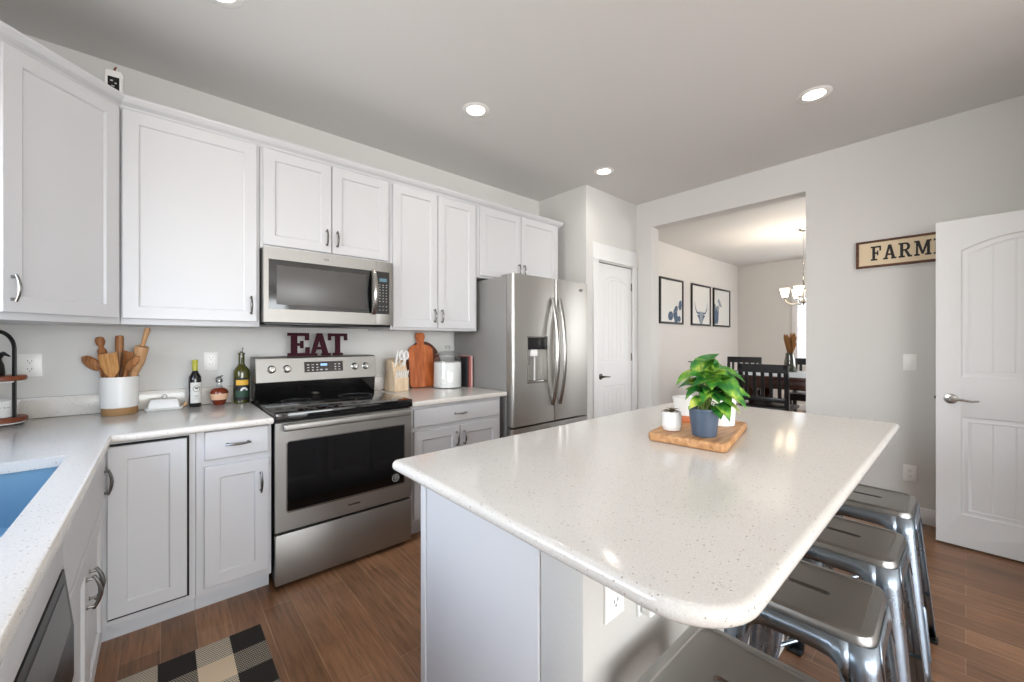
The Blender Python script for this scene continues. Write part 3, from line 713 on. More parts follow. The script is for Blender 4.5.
n = 14; mb = MB(); mb.tube([(FX0+.12+(FX1-FX0-.24)*i/n, FY-.012-.05*(1-(-1+2*i/n)**2), .575) for i in range(n+1)], .014, 10)
for x in (FX0+.135, FX1-.135): mb.cyl((x, FY-.02, .575), (x, FY+.003, .575), .011)
mb.build('handle', 'chrome', fd)
mb = MB()
for k in range(3): mb.tube([(2.93+.028*math.cos(a+k*.5), FY-.002, 1.80+.012*math.sin(a)-.006*k) for a in [PI*.1+i*PI*.8/6 for i in range(7)]], .002, 6)
mb.build('emblem', 'chrome', rd)

# ------------------------------------------------------------------ island
IX0, IX1, IY0, IY1 = .586, 2.730, .212, 1.292
slab('island_countertop', 'large white speckled quartz island top with rounded corners', arc(IX1-.04, IY1-.04, .04, 0, PI/2, 6)+arc(IX0+.022, IY1-.022, .022, PI/2, PI, 6)+arc(IX0+.125, IY0+.125, .125, PI, 1.5*PI, 12)+arc(IX1-.04, IY0+.04, .04, 1.5*PI, 2*PI, 6), [], 'quartz', bev=.017)
BX0, BX1 = .660, 2.67
r = thing('island_cabinet', 'white island cabinet with plain end panel under the quartz top', 'cabinet', (1.66, .92, 0))
MB().box(BX0+.004, BX1, .646, 1.166, .09, BZ-.001).build('body', 'cab', r)
MB().box(BX0+.004, BX1, .646, 1.09, 0, .089).build('toe_kick', 'toe', r)
MB().box(BX0-.012, BX0+.003, .645, 1.187, 0, BZ-.001, .002).build('end_panel', 'cab', r)
MB().box(BX0-.016, BX0-.0125, 1.155, 1.187, 0, BZ-.001, .001).build('end_stile', 'cab', r)
xs = BX0+.02; wd = (BX1-BX0-.04)/5
for i in range(5):
    w = wd-.012; a = xs+i*wd+.006; m180 = T((a+w, 1.187, 0)) @ RZ(PI)
    put_door(r, m180, 0, .718, w, .160, w/2, .08, False, 'drawer', slabfront)
    put_door(r, m180, 0, .128, w, .58, .03 if i % 2 else w-.03, .50)
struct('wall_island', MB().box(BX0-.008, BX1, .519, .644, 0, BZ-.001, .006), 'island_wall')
struct('trim_island', MB().box(BX0-.02, BX0-.0085, .519, .644, BZ-.03, BZ-.001, .002).box(BX0-.02, BX1, .507, .5185, BZ-.018, BZ-.001, .002), 'trim')

# ------------------------------------------------------------------ outlets and switches
def outlet(label, mtx, kind='outlet', w=.072, h=.118):
    r = thing('wall_outlet' if kind == 'outlet' else 'light_switch', label, kind, mtx.to_translation())
    MB().box(-w/2, w/2, -.006, 0, -h/2, h/2, .0025).xf(mtx).build('plate', 'white_plastic', r)
    if kind == 'outlet':
        for z in (-.021, .021):
            f = MB().poly(rrect(-.017, .017, z-.0145, z+.0145, .008), -.0075, -.005, 'xz').xf(mtx).build('socket', 'white_plastic', r)
            MB().box(-.008, -.006, -.0082, -.0075, z-.002, z+.006).box(.0055, .0078, -.0082, -.0075, z-.001, z+.006).box(-.002, .002, -.0082, -.0075, z-.011, z-.007).xf(mtx).build('slot', 'slot', f)
    else:
        MB().box(-.017, .017, -.0085, -.004, -.033, .033, .002).xf(mtx).build('rocker', 'white_plastic', r)
    return r
outlet('white double outlet above the counter, behind the tiered stand', T((-.508, YA, 1.207)), w=.085)
outlet('white outlet on the wall between the two tallest bottles', T((.245, YA, 1.203)))
mR = T((XR, .274, 0)) @ RZ(-PI/2)
outlet('white outlet low on the right wall beside the open door', mR @ T((0, 0, .352)), w=.074, h=.122)
outlet('white light switch on the right wall between island and open door', mR @ T((0, 0, 1.175)), 'switch', w=.074, h=.122)
mS = T((0, .519, 0))
outlet('white outlet under the island top, nearer the end panel', mS @ T((.757, 0, .778)))
r = outlet('white outlet with a plugged-in adapter under the island overhang', mS @ T((.888, 0, .735)))
MB().box(-.03, .012, -.034, -.0085, -.05, .03, .004).xf(mS @ T((.888, 0, .735))).build('plug_adapter', 'white_plastic', r)

# ------------------------------------------------------------------ recessed ceiling lights
def can(loc, label, power=6):
    r = thing('ceiling_light', label, 'ceiling light', loc, 'recessed ceiling lights')
    MB().lathe([(.062, -.004), (.088, -.004), (.094, -.001), (.094, 0), (.060, 0)], loc, 36, False, False).build('trim_ring', 'white_plastic', r)
    MB().lathe([(0, -.003), (.061, -.003), (.061, -.0005), (0, -.0005)], loc, 32).build('lens', 'lens', r)
    d_ = bpy.data.lights.new('downlight', 'SPOT'); d_.energy = power; d_.spot_size = math.radians(150); d_.spot_blend = .9; d_.shadow_soft_size = .06; d_.color = (1, .95, .89)
    o = bpy.data.objects.new('downlight', d_); C.objects.link(o); o.location = (loc[0], loc[1], loc[2]-.02)
    return r
can((1.628, 2.225, ZC), 'round recessed ceiling light left of the other two, above the range')
can((3.16, .645, ZC), 'round recessed ceiling light nearest the open door')
can((3.118, 2.238, ZC), 'round recessed ceiling light in front of the pantry wall')
can((.20, 2.235, ZC), 'round recessed ceiling light over the left counter corner', 1.5)
can((1.62, .645, ZC), 'round recessed ceiling light over the island stools')
can((.15, .645, ZC), 'round recessed ceiling light over the dishwasher side')

# ------------------------------------------------------------------ stools
def make_stool():
    r = thing('metal_stool', 'x', 'stool')
    SH = .645; hs = .155
    # seat: pan with rounded rim and a slot
    mb = MB(); R_ = lambda i, rr: rrect(-hs+i, hs-i, -hs+i, hs-i, rr, 6)
    rings = [(-.004, .046, SH-.045), (-.002, .044, SH-.022), (0, .042, SH-.012), (.004, .038, SH-.004), (.012, .032, SH), (.024, .024, SH), (.027, .022, SH-.003), (.031, .02, SH-.003)]
    mb.ring_loft([[Vector((*p, z)) for p in R_(i, rr)] for i, rr, z in rings], True, False, False)
    slot = rrect(-.0105, .0105, -.052, .052, .0103, 6)
    mb.fill([R_(.031, .02), slot], lambda p: (p[0], p[1], SH-.003))
    mb.ring_loft([[Vector((*p, z)) for p in slot] for z in (SH-.003, SH-.008, SH-.012)], True, False, False)
    bmesh.ops.remove_doubles(mb.bm, verts=mb.bm.verts, dist=1e-5)
    seat = mb.build('seat', 'seat_steel', r)
    # skirt with arched lower edge between the legs
    for k in range(4):
        m_ = RZ(k*PI/2); mb = MB(); n = 12; top = []; bot = []
        for i in range(n+1):
            q = -1+2*i/n; x = q*(hs-.045); drop = .058+.06*abs(q)**7
            top.append(m_ @ Vector((x, -hs-.003, SH-.022))); bot.append(m_ @ Vector((x*1.03, -hs-.009-.006*abs(q)**7, SH-.01-drop)))
        mb.ring_loft([top, bot], False, False, False); o = mb.build('skirt', 'galv', r)
        sm = o.modifiers.new('thick', 'SOLIDIFY'); sm.thickness = .003; sm.offset = 1
    foot = .212
    for k in range(4):
        m_ = RZ(k*PI/2); mb = MB(); rings = []; n = 10
        for i in range(n+1):
            q = i/n; z = SH-.022-(SH-.022-.012)*q
            c = -(hs+.004+(foot-hs-.004)*q); a = .074-.026*min(1, q*1.3)+(.028*(1-q*7)**2 if q < 1/7 else 0); rad = .036-.014*q
            pts = [(c+a, c)]+[(c+rad-rad*math.sin(t), c+rad-rad*math.cos(t)) for t in [j*PI/2/7 for j in range(8)]]+[(c, c+a)]
            rings.append([m_ @ Vector((x, y, z)) for x, y in pts])
        mb.ring_loft(rings, False, False, False); lg = mb.build('leg', 'galv', r)
        sm = lg.modifiers.new('thick', 'SOLIDIFY'); sm.thickness = .003; sm.offset = -1
        # pressed rib on the lower leg and a rubber foot
        mb = MB(); p = lambda z, o_: m_ @ Vector((-(hs+.004+(foot-hs-.004)*(SH-.022-z)/(SH-.034))+o_, -(hs+.004+(foot-hs-.004)*(SH-.022-z)/(SH-.034))-.001, z))
        mb.tube([p(.30, .027), p(.29, .027), p(.11, .027), p(.10, .027)], [.002, .006, .006, .002], 8); mb.build('rib', 'galv', lg)
        cx = -foot+.018; MB().box(cx-.022, cx+.03, cx-.022, cx+.03, 0, .014, .004).xf(m_).build('foot_cap', 'black', lg)
    # crossed braces under the seat
    for k in (0, 1):
        f = .155; z = .30; c1 = RZ(PI/4+k*PI/2)
        q = hs+.004+(foot-hs-.004)*(SH-.022-.20)/(SH-.034); e0 = (q-.01)*math.sqrt(2)
        pts = [c1 @ Vector((-e0, 0, .2)), c1 @ Vector((-e0*.5, 0, .25)), c1 @ Vector((0, 0, .27+.012*k)), c1 @ Vector((e0*.5, 0, .25)), c1 @ Vector((e0, 0, .2))]
        MB().tube(pts, .0065, 8).build('brace', 'galv', r)
    return r
st = make_stool()
SL = [(.855, 'galvanised metal bar stool nearest the camera, mostly under the island corner'),
      (1.372, 'galvanised metal bar stool second from the camera, slot seen through'),
      (1.855, 'galvanised metal bar stool third from the camera, between two others'),
      (2.388, 'galvanised metal bar stool farthest from the camera, nearest the right wall')]
for i, (x, lb) in enumerate(SL):
    if i == 0: st.location = (x, .292, 0); tag(st, lb, None, 'metal stools along the island')
    else: dup(st, (x, .296, 0), (0, .02, -.015, .0)[i], lb, 'metal stools along the island')

# ------------------------------------------------------------------ tray and pots on the island
r = tag(MB().poly([(1.482, .842), (1.506, .575), (1.53, .566), (1.995, .655), (2.01, .68), (2.00, .935), (1.975, .945), (1.50, .858)], CZ+.001, CZ+.034, 'xy').build('wooden_board', 'wood_tray', bev=.008), 'thick live-edge wooden board on the island holding the pots', 'board')
TZ = CZ+.0345
def pot(name, label, c, prof, m, soil_r, soil_z, smooth=True):
    r = thing(name, label, 'plant pot' if 'pot' in name else 'plant', (c[0], c[1], c[2]))
    MB().lathe(prof, c, 36, True, False).build('pot', m, r)
    MB().lathe([(0, soil_z), (soil_r, soil_z), (soil_r*.98, soil_z-.004), (0, soil_z-.004)], c, 24).build('soil', 'soil', r)
    return r
def leafmesh(mb, base, tip, width, up, fold=.18, droop=.12):
    base = Vector(base); tip = Vector(tip); ax = tip-base; L = ax.length; ax.normalize(); side = ax.cross(Vector(up)).normalized(); nr = side.cross(ax).normalized()
    n = 8; rows = []
    for i in range(n+1):
        q = i/n; w = width*(math.sin(PI*min(1, q**.62))**.9)*(1-.12*q)
        if i == n: w = .0006
        c = base+ax*(L*q)+nr*(droop*L*(math.sin(PI*q)*.9-q*q*.8)); b = []
        for s in (-1, -.5, 0, .5, 1): b.append(c+side*(s*w)+nr*(abs(s)**1.5*w*fold*2)-ax*(abs(s)*w*.35*(1-q) if q < .4 else 0))
        rows.append(b)
    mb.ring_loft(rows, False, False, False)
# the big leafy plant
pc = Vector((1.595, .676, TZ))
r = pot('potted_pothos', 'variegated green leafy plant in a dark blue-grey pot on the board', pc, [(.042, 0), (.044, .002), (.055, .098), (.0575, .1), (.0575, .108), (.0535, .108), (.052, .095)], 'bluepot', .053, .094)
random.seed(11); ml_ = MB(); ms = MB()
top = pc+Vector((0, 0, .095))
RV = Vector((C_, -S_, 0)); FV = Vector((S_, C_, 0))
spec = [  # leaf tip: right, away, up (from the soil centre), length, half width
    (.055, .0, .232, .125, .036), (-.02, .0, .165, .09, .036), (-.065, -.02, .150, .095, .036), (-.105, .02, .105, .09, .034), (-.07, -.05, .105, .095, .038), (-.03, -.06, .145, .10, .042), (.0, -.04, .17, .10, .042),
    (.03, -.07, .135, .12, .044), (.07, -.05, .15, .11, .040), (.105, .0, .165, .11, .036), (.135, -.02, .145, .12, .040), (.165, .03, .095, .11, .034), (.185, .0, .055, .11, .032), (.145, -.06, .075, .12, .042),
    (.10, -.08, .05, .125, .046), (.06, -.09, .03, .12, .044), (.02, -.08, .045, .09, .04), (-.04, -.07, .055, .09, .036), (-.09, -.03, .055, .085, .032), (-.075, -.03, .015, .07, .024), (.0, .06, .17, .10, .038), (.06, .07, .17, .11, .038),
    (-.05, .06, .14, .10, .036), (.11, .08, .12, .11, .036), (.03, -.02, .18, .10, .040), (.10, -.01, .115, .12, .044), (-.06, .02, .09, .09, .036), (.06, -.06, .085, .11, .044), (-.03, -.07, .085, .09, .038),
    (.155, -.02, .120, .11, .036), (.045, .02, .19, .09, .034), (-.08, .06, .09, .09, .032), (.17, .06, .065, .10, .032), (.09, -.10, .01, .09, .034), (.015, -.095, -.01, .075, .028), (.05, -.1, -.015, .08, .030), (.12, -.09, .025, .10, .036), (.125, .04, .145, .10, .036), (.08, .02, .14, .11, .042), (-.01, -.085, .10, .09, .038)]
for (a, bq, z, Ln, w) in spec:
    tip = top+RV*a+FV*bq+Vector((0, 0, z)); out = (RV*(a-.02)+FV*bq); out.z = .0
    out = out.normalized() if out.length > 1e-4 else Vector((1, 0, 0))
    el = random.uniform(-.45, .25) if z < .2 else .9
    if z < .06: el = random.uniform(-.8, -.4)
    dv = (out+Vector((0, 0, el))+Vector((random.uniform(-.3, .3), random.uniform(-.3, .3), 0))).normalized()
    base = tip-dv*Ln
    upv = Vector((random.uniform(-.4, .4), random.uniform(-.4, .4), .9))-FV*.45
    leafmesh(ml_, base, tip, w, upv, random.uniform(.06, .2), random.uniform(.06, .18))
    s0 = top+Vector((random.uniform(-.02, .02), random.uniform(-.02, .02), -.005)); mid = (s0+base)/2+Vector((0, 0, .03))
    ms.tube([s0, mid*.6+s0*.4, mid, base+Vector((0, 0, .002)), base+dv*.01], [.003, .0028, .0024, .0018, .0012], 6)
ml_.build('foliage', 'leaf', r, 60); ms.build('stems', 'stem', r)
# small white pot with a wilted succulent
pc = Vector((1.592, .806, TZ))
r = pot('potted_succulent', 'small white ceramic pot with a sparse brown succulent on the board', pc, [(.028, 0), (.034, .003), (.036, .014), (.038, .016), (.038, .078), (.0345, .078), (.033, .066)], 'ceramic', .034, .064)
mb = MB()
for a, L, e in ((.3, .05, .5), (1.6, .035, .9), (2.6, .05, .35), (3.7, .045, .55), (5.0, .04, .8), (5.8, .035, .4)):
    dv = Vector((math.cos(a)*math.cos(e), math.sin(a)*math.cos(e), math.sin(e))); b0 = pc+Vector((0, 0, .066)); leafmesh(mb, b0, b0+dv*L, .010, (0, 0, 1), .3, .2)
mb.build('foliage', 'succ', r)
# white pot behind right and cream pot behind left
pc = Vector((1.862, .722, TZ)); r = thing('white_pot', 'larger white ceramic pot on the board behind the leafy plant', 'plant pot', pc)
MB().lathe([(.055, 0), (.06, .002), (.066, .12), (.067, .124), (.063, .124), (.06, .01)], pc, 36, True, False).build('pot', 'ceramic', r)
MB().lathe([(0, .004), (.056, .004), (.055, .0015), (0, .0015)], pc, 24).build('saucer', 'bluepot', r)
pc = Vector((1.815, .850, TZ)); r = thing('white_planter', 'squat white bowl planter with terracotta base behind the small pot', 'plant pot', pc)
MB().lathe([(.042, .03), (.046, .034), (.058, .108), (.059, .112), (.055, .112), (.042, .034)], pc, 36, True, False).build('bowl', 'ceramic', r)
MB().lathe([(0, 0), (.040, 0), (.043, .004), (.044, .0305), (0, .0305)], pc, 30).build('base', 'copper', r)

# ------------------------------------------------------------------ items on the left counter
cc = Vector((-.168, 3.088, CZ+.0005))
r = thing('utensil_crock', 'white ceramic crock with a bare clay foot holding wooden utensils', 'crock', cc)
MB().lathe([(.072, .038), (.077, .042), (.080, .16), (.081, .2), (.0815, .207), (.077, .207), (.075, .18), (.073, .045)], cc, 44, True, False).build('body', 'ceramic', r)
MB().lathe([(0, 0), (.071, 0), (.0735, .004), (.0740, .0385), (0, .0385)], cc, 44).build('clay_foot', 'glaze_brown', r)
def inplane(a, z, away=0.): return cc+RV*a+FV*away+Vector((0, 0, z))
def stick(name, label, cat, pts, rad, m, seg=12, flat=1.):
    return tag(MB().tube(pts, rad, seg, flat).build(name, m), label, cat, 'wooden utensils in the crock')
# rolling pin with turned knob at left
def along(p0, p1, prof):
    p0 = Vector(p0); p1 = Vector(p1); ax = (p1-p0); L = ax.length; ax.normalize(); q = Vector((0, 0, 1)).rotation_difference(ax).to_matrix().to_4x4()
    return MB().lathe([(r_, z*L) for r_, z in prof], M_=T(p0) @ q, seg=20)
def util(mb_, name, label, cat, m): return tag(mb_.build(name, m), label, cat, 'wooden utensils in the crock')
util(along(inplane(-.022, .048, -.014), inplane(-.108, .425, -.006), [(.009, 0), (.014, .03), (.014, .43), (.019, .6), (.019, .80), (.011, .845), (.010, .86), (.018, .89), (.021, .94), (.017, .985), (.006, 1.), (0, 1.)]), 'rolling_pin', 'wooden rolling pin with turned knob, leftmost tall one in the crock', 'rolling pin', 'wood_mid')
util(along(inplane(-.034, .048, .034), inplane(-.043, .435, .042), [(.012, 0), (.0145, .02), (.017, .6), (.018, .95), (.016, .99), (0, 1.)]), 'wooden_muddler', 'plain straight wooden dowel pin standing at the back of the crock', 'muddler', 'wood_mid')
util(along(inplane(.0, .048, .026), inplane(.133, .478, .026), [(.012, 0), (.018, .02), (.018, .40), (.031, .55), (.031, .735), (.028, .755), (.011, .76), (.010, .80), (.012, .9), (.014, .97), (.010, .995), (0, 1.)]), 'rolling_pin', 'pale wooden rolling pin with slim handle, on the right in the crock', 'rolling pin', 'wood_pin')
def spatula(name, label, p_base, p_neck, out, m, pts, tilt=0., cat='spatula'):
    """blade outline pts (right, up) from p_neck in the camera-side plane"""
    ax = (Vector(p_neck)-Vector(p_base)).normalized(); sd = (RV*math.cos(tilt)+FV*math.sin(tilt)); sd = (sd-ax*sd.dot(ax)).normalized(); nm = ax.cross(sd)
    mtx = Matrix((sd.to_4d(), nm.to_4d(), ax.to_4d(), (0, 0, 0, 1))).transposed(); mtx = T(p_neck) @ Matrix(((sd.x, nm.x, ax.x, 0), (sd.y, nm.y, ax.y, 0), (sd.z, nm.z, ax.z, 0), (0, 0, 0, 1)))
    mb = MB().poly(pts, -.003, .003, 'xz', mtx); mb.tube([p_base, (Vector(p_base)+Vector(p_neck))/2, Vector(p_neck)+ax*.012], [.008, .008, .007], 8)
    return tag(mb.build(name, m, bev=.0015), label, cat, 'wooden utensils in the crock')
spatula('wooden_spatula', 'light grainy wooden spatula with pointed base, front of the crock', inplane(.012, .05, -.042), inplane(.010, .205, -.060), 0, 'wood_light', [(-.010, 0), (.018, .0), (.046, .04), (.048, .138), (-.050, .126), (-.042, .06)], .1)
spatula('wooden_spatula', 'dark brown wooden spatula right of the light spatula in the crock', inplane(.030, .05, -.008), inplane(.046, .212, -.014), 0, 'wood_mid', [(-.010, 0), (.012, 0), (.034, .05), (.040, .13), (-.022, .14), (-.022, .04)], -.15)
spatula('wooden_spatula', 'narrow curved wooden turner left of the light spatula in the crock', inplane(-.011, .05, -.0325), inplane(-.029, .205, -.0445), 0, 'wood_mid', [(-.009, 0), (.010, 0), (.022, .05), (.018, .12), (-.010, .14), (-.026, .07)], -1.0)
def spoon(label, p_base, p_neck, p_tip, w, m, nv):
    mb = MB(); p_base, p_neck, p_tip = map(Vector, (p_base, p_neck, p_tip)); ax = (p_tip-p_neck); L = ax.length; ax.normalize(); nv = Vector(nv); sd = ax.cross(nv).normalized(); nm = sd.cross(ax)
    rows = []; n = 8
    for i in range(n+1):
        q = i/n; ww = max(.006 if q < .5 else .0005, w*math.sqrt(max(0, 1-(2*q-1)**2))); rows.append([p_neck+ax*(L*q)+sd*(s*ww)+nm*(-.012*(1-s*s)*math.sin(PI*q)) for s in (-1, -.6, -.2, .2, .6, 1)])
    mb.ring_loft(rows, False, False, False)
    o_ = tag(mb.build('wooden_spoon', m), label, 'spoon', 'wooden utensils in the crock')
    sm = o_.modifiers.new('thick', 'SOLIDIFY'); sm.thickness = .004
    MB().tube([p_base, (p_base+p_neck)/2, p_neck+ax*.012], [.006, .006, .0055], 8).build('spoon_handle', m, o_)
spoon('wooden spoon leaning out over the left rim of the crock', inplane(-.034, .06, -.036), inplane(-.064, .250, -.034), inplane(-.156, .315, -.048), .030, M['wood_mid'], FV)
spoon('wooden spoon leaning out over the right rim of the crock', inplane(.034, .06, -.034), inplane(.064, .250, -.034), inplane(.158, .318, -.048), .024, M['wood_mid'], FV)
# whisk wires
mb = MB()
for k in range(5):
    a = k*PI/5; ax0 = inplane(.002, .20, -.004); mb.tube([ax0+RV*(.020*math.sin(PI*t)*math.cos(a))+FV*(.020*math.sin(PI*t)*math.sin(a))+Vector((0, 0, .15*(t if t < .5 else 1-t)*2)) for t in [i/14 for i in range(15)]], .0012, 6)
mb.cyl(inplane(.002, .05, -.004), inplane(.002, .205, -.004), .006)
util(mb, 'whisk', 'wire whisk among the wooden utensils in the crock', 'whisk', 'chrome')
# butter dish
bc = Vector((.018, 3.10, CZ+.0005)); r = thing('butter_dish', 'white lidded butter dish with round wooden-edged handle on the counter', 'butter dish', bc)
mbx = T(bc) @ RZ(-.05) @ Matrix.Diagonal((.84, .84, .92, 1))
MB().ring_loft([[Vector((*p, z)) for p in rrect(-.105+i, .105-i, -.052+i, .052-i, .02)] for i, z in ((.012, 0), (.004, .008), (0, .018), (.003, .018), (.012, .010))], True, True, True).xf(mbx).build('dish', 'ceramic', r)
ld_ = MB().ring_loft([[Vector((*p, z)) for p in rrect(-.086+i, .086-i, -.04+i*.7, .04-i*.7, .012)] for i, z in ((0, .0125), (.004, .04), (.012, .064), (.018, .068))], True, True, True).xf(mbx).build('lid', 'ceramic', r)
MB().tube([(0.014*math.cos(t), 0, .082+.014*math.sin(t)) for t in [i*2*PI/14 for i in range(15)]], .0025, 8).xf(mbx).build('lid_ring', 'chrome', ld_)
MB().tube([(.098, .0, .016), (.112, 0, .022), (.118, 0, .032), (.112, 0, .040)], .008, 10).xf(mbx).build('grip', 'wood_pin', r)
# bottles
c = Vector((.160, 3.125, CZ+.0005)); r = thing('wine_bottle', 'dark bottle with yellow-green cap and white label on the counter', 'bottle', c, 'bottles on the counter')
MB().lathe([(0, 0), (.029, 0), (.0315, .004), (.032, .165), (.030, .185), (.018, .208), (.0135, .222), (.0135, .282), (0, .282)], c).build('glass_body', 'dark_bottle', r)
MB().lathe([(.0145, .222), (.0148, .284), (.013, .287), (0, .287)], c, 28, False, True).build('cap', 'yellow_foil', r)
def band(c, rr, z0, z1, a0, a1, m, par, name='label', nm=14):
    mb = MB(); mb.ring_loft([[Vector((c[0]+rr*math.cos(a), c[1]+rr*math.sin(a), c[2]+z)) for z in (z0, z1)] for a in [a0+(a1-a0)*i/nm for i in range(nm+1)]], False, False, False); return mb.build(name, m, par)
AC = math.atan2(-3.1, -.2)     # towards the camera
lb = band(c, .0325, .025, .150, AC-.75, AC+1.25, 'label_white', r)
mb = MB(); q0 = AC+.25
for a0_, z_, hh in ((-.0, .118, .008),): 
    for i in range(16):
        t0, t1 = 2*PI*i/16, 2*PI*(i+1)/16; f = lambda t, k: Vector((c.x+.0330*math.cos(q0+math.cos(t)*k/.033), c.y+.0330*math.sin(q0+math.cos(t)*k/.033), c.z+.112+math.sin(t)*k)); mb.bm.faces.new([mb.bm.verts.new(p) for p in (f(t0, .019), f(t1, .019), f(t1, .0167), f(t0, .0167))])
    for zz, ww in ((.116, .3), (.112, .22), (.07, .35), (.062, .3), (.05, .35)): mb.ring_loft([[Vector((c.x+.0330*math.cos(a), c.y+.0330*math.sin(a), c.z+z)) for z in (zz, zz+(.004 if zz > .1 else .0015))] for a in [q0-ww+2*ww*i/6 for i in range(7)]], False, False, False)
mb.build('label_print', 'ink', lb)
WK = Matrix.Diagonal((.80, .80, 1, 1)); c = Vector((.280, 3.125, CZ+.0005)); r = thing('whiskey_bottle', 'squat round amber liquor bottle with a horse-topped stopper on the counter', 'bottle', c, 'bottles on the counter')
MB().lathe([(0, 0), (.034, 0), (.040, .004), (.052, .035), (.061, .066), (.060, .082), (.050, .098), (.032, .108), (0, .108)], M_=T(c) @ WK).build('glass_body', 'amber', r)
MB().lathe([(.026, .109), (.022, .116), (.017, .124), (.017, .140), (.02, .142), (0, .142)], None, 24, True, True, T(c) @ WK).build('neck', 'jar_glass', r)
lb = MB().lathe([(.0525, .034), (.0618, .065), (.0615, .072)], None, 28, False, False, T(c) @ WK).build('label', 'label_peach', r)
stp = MB().lathe([(0, .1425), (.022, .1425), (.024, .148), (.021, .160), (.010, .164), (0, .164)], None, 20, True, True, T(c) @ WK).build('stopper', 'pull', r)
mb = MB(); o_ = c+Vector((0, 0, .170)); mb.tube([o_-RV*.016, o_-RV*.006+Vector((0, 0, .004)), o_+RV*.008+Vector((0, 0, .004)), o_+RV*.014+Vector((0, 0, .011)), o_+RV*.024+Vector((0, 0, .012))], [.003, .0055, .005, .004, .0025], 8)
for a, b2 in ((-.012, -.026), (-.008, -.018), (.006, .014), (.008, .02)): mb.tube([o_+RV*a, o_+RV*b2+Vector((0, 0, -.007))], [.0022, .0015], 6)
mb.build('horse_figure', 'pull', stp)
c = Vector((.398, 3.125, CZ+.0005)); r = thing('olive_oil_bottle', 'tall olive-green oil bottle with yellow and green label beside the range', 'bottle', c, 'bottles on the counter')
MB().lathe([(0, 0), (.042, 0), (.0455, .004), (.046, .195), (.044, .213), (.023, .242), (.017, .256), (.0165, .315), (.020, .317), (.020, .324), (.0165, .326), (0, .326)], c).build('glass_body', 'olive_glass', r)
MB().tube([c+Vector((0, 0, .326)), c+Vector((0, 0, .338)), c+Vector((.004, -.004, .352)), c+Vector((.008, -.008, .36))], [.011, .006, .004, .003], 10).build('pourer', 'chrome', r)
lb = band(c, .0464, .02, .165, AC-1.0, AC+1.1, 'ink', r)
band(c, .0468, .118, .152, AC-.75, AC+.85, 'label_yellow', lb, 'yellow_band')
band(c, .0468, .040, .085, AC-.8, AC+.9, 'label_green', lb, 'green_band')
mb = MB(); 
for i in range(10):
    t0, t1 = PI*i/10, PI*(i+1)/10; f = lambda t, k: Vector((c.x+.0472*math.cos(AC+.25+math.cos(t)*k/.047), c.y+.0472*math.sin(AC+.25+math.cos(t)*k/.047), c.z+.082+math.sin(t)*k)); mb.bm.faces.new([mb.bm.verts.new(p) for p in (f(t0, .022), f(t1, .022), f(t1, .010), f(t0, .010))])
mb.build('label_arch', 'label_white', lb)

# two-tier stand at the left edge
tcx = Vector((-.578, 3.02, CZ+.0005)); TR = .094
r = thing('tiered_stand', 'two-tier round wooden serving stand with black arched handle at far left', 'tiered stand', tcx)
for z, rr in ((.018, TR), (.214, TR*.97)):
    w_ = MB().lathe([(0, z), (rr-.01, z), (rr, z+.004), (rr, z+.020), (rr-.004, z+.024), (0, z+.024)], tcx, 48).build('tier', 'redbrown', r)
    MB().lathe([(rr-.02, z-.006), (rr-.006, z-.006), (rr-.004, z-.0005), (rr-.02, z-.0005)], tcx, 40, False, False).build('tier_band', 'ceramic', w_)
for a in range(3):
    t = a*2*PI/3+.4; MB().lathe([(0, 0), (.014, 0), (.014, .0175), (0, .0175)], tcx+Vector((.068*math.cos(t), .068*math.sin(t), 0)), 14).build('foot', 'black', r)
n = 20; hp = []; hr = .0815
for i in range(n+1):
    t = PI*i/n; hp.append(tcx+RV*(hr*math.cos(t))+Vector((0, 0, .365+.082*math.sin(t))))
hp = [tcx+RV*hr+Vector((0, 0, .043)), tcx+RV*hr+Vector((0, 0, .16))]+hp+[tcx-RV*hr+Vector((0, 0, .16)), tcx-RV*hr+Vector((0, 0, .043))]
MB().tube(hp, 0.0095, 10, .6, ref=(FV.x, FV.y, 0)).build('handle', 'black', r)
bc = tcx+Vector((0, 0, .0425)); r = thing('serving_bowl', 'white ceramic bowl with small dark lettering on the lower tier', 'bowl', bc)
MB().lathe([(0, 0), (.056, 0), (.060, .004), (.068, .066), (.070, .078), (.0665, .080), (.064, .066), (.054, .01), (0, .008)], bc, 44).build('bowl_body', 'ceramic', r)
mb = MB(); ac = math.atan2(-bc.y, -bc.x)
for i, ch in enumerate('PANTRY'):
    strokes = {'P': [(0, 0, .25, 1), (0, .85, .8, 1), (0, .45, .8, .6), (.6, .5, .8, 1)], 'A': [(0, 0, .22, .9), (.58, 0, .8, .9), (0, .8, .8, 1), (0, .4, .8, .55)], 'N': [(0, 0, .2, 1), (.6, 0, .8, 1), (.2, .4, .6, .7)], 'T': [(0, .85, .8, 1), (.3, 0, .5, 1)], 'R': [(0, 0, .22, 1), (0, .85, .8, 1), (0, .45, .8, .6), (.6, .5, .8, 1), (.5, 0, .8, .5)], 'Y': [(.3, 0, .5, .55), (0, .5, .25, 1), (.55, .5, .8, 1), (.2, .45, .6, .6)]}[ch]
    for x0, y0, x1, y1 in strokes:
        vs = []
        for x, y in ((x0, y0), (x1, y0), (x1, y1), (x0, y1)):
            a = ac+.1+(i*.0125+x*.009)/.066; z = .045+y*.0095; rr = .0655+.0025*(z-.045)/.037; vs.append(mb.bm.verts.new((bc.x+rr*math.cos(a), bc.y+rr*math.sin(a), bc.z+z)))
        mb.bm.faces.new(vs)
mb.build('lettering', 'ink', r)
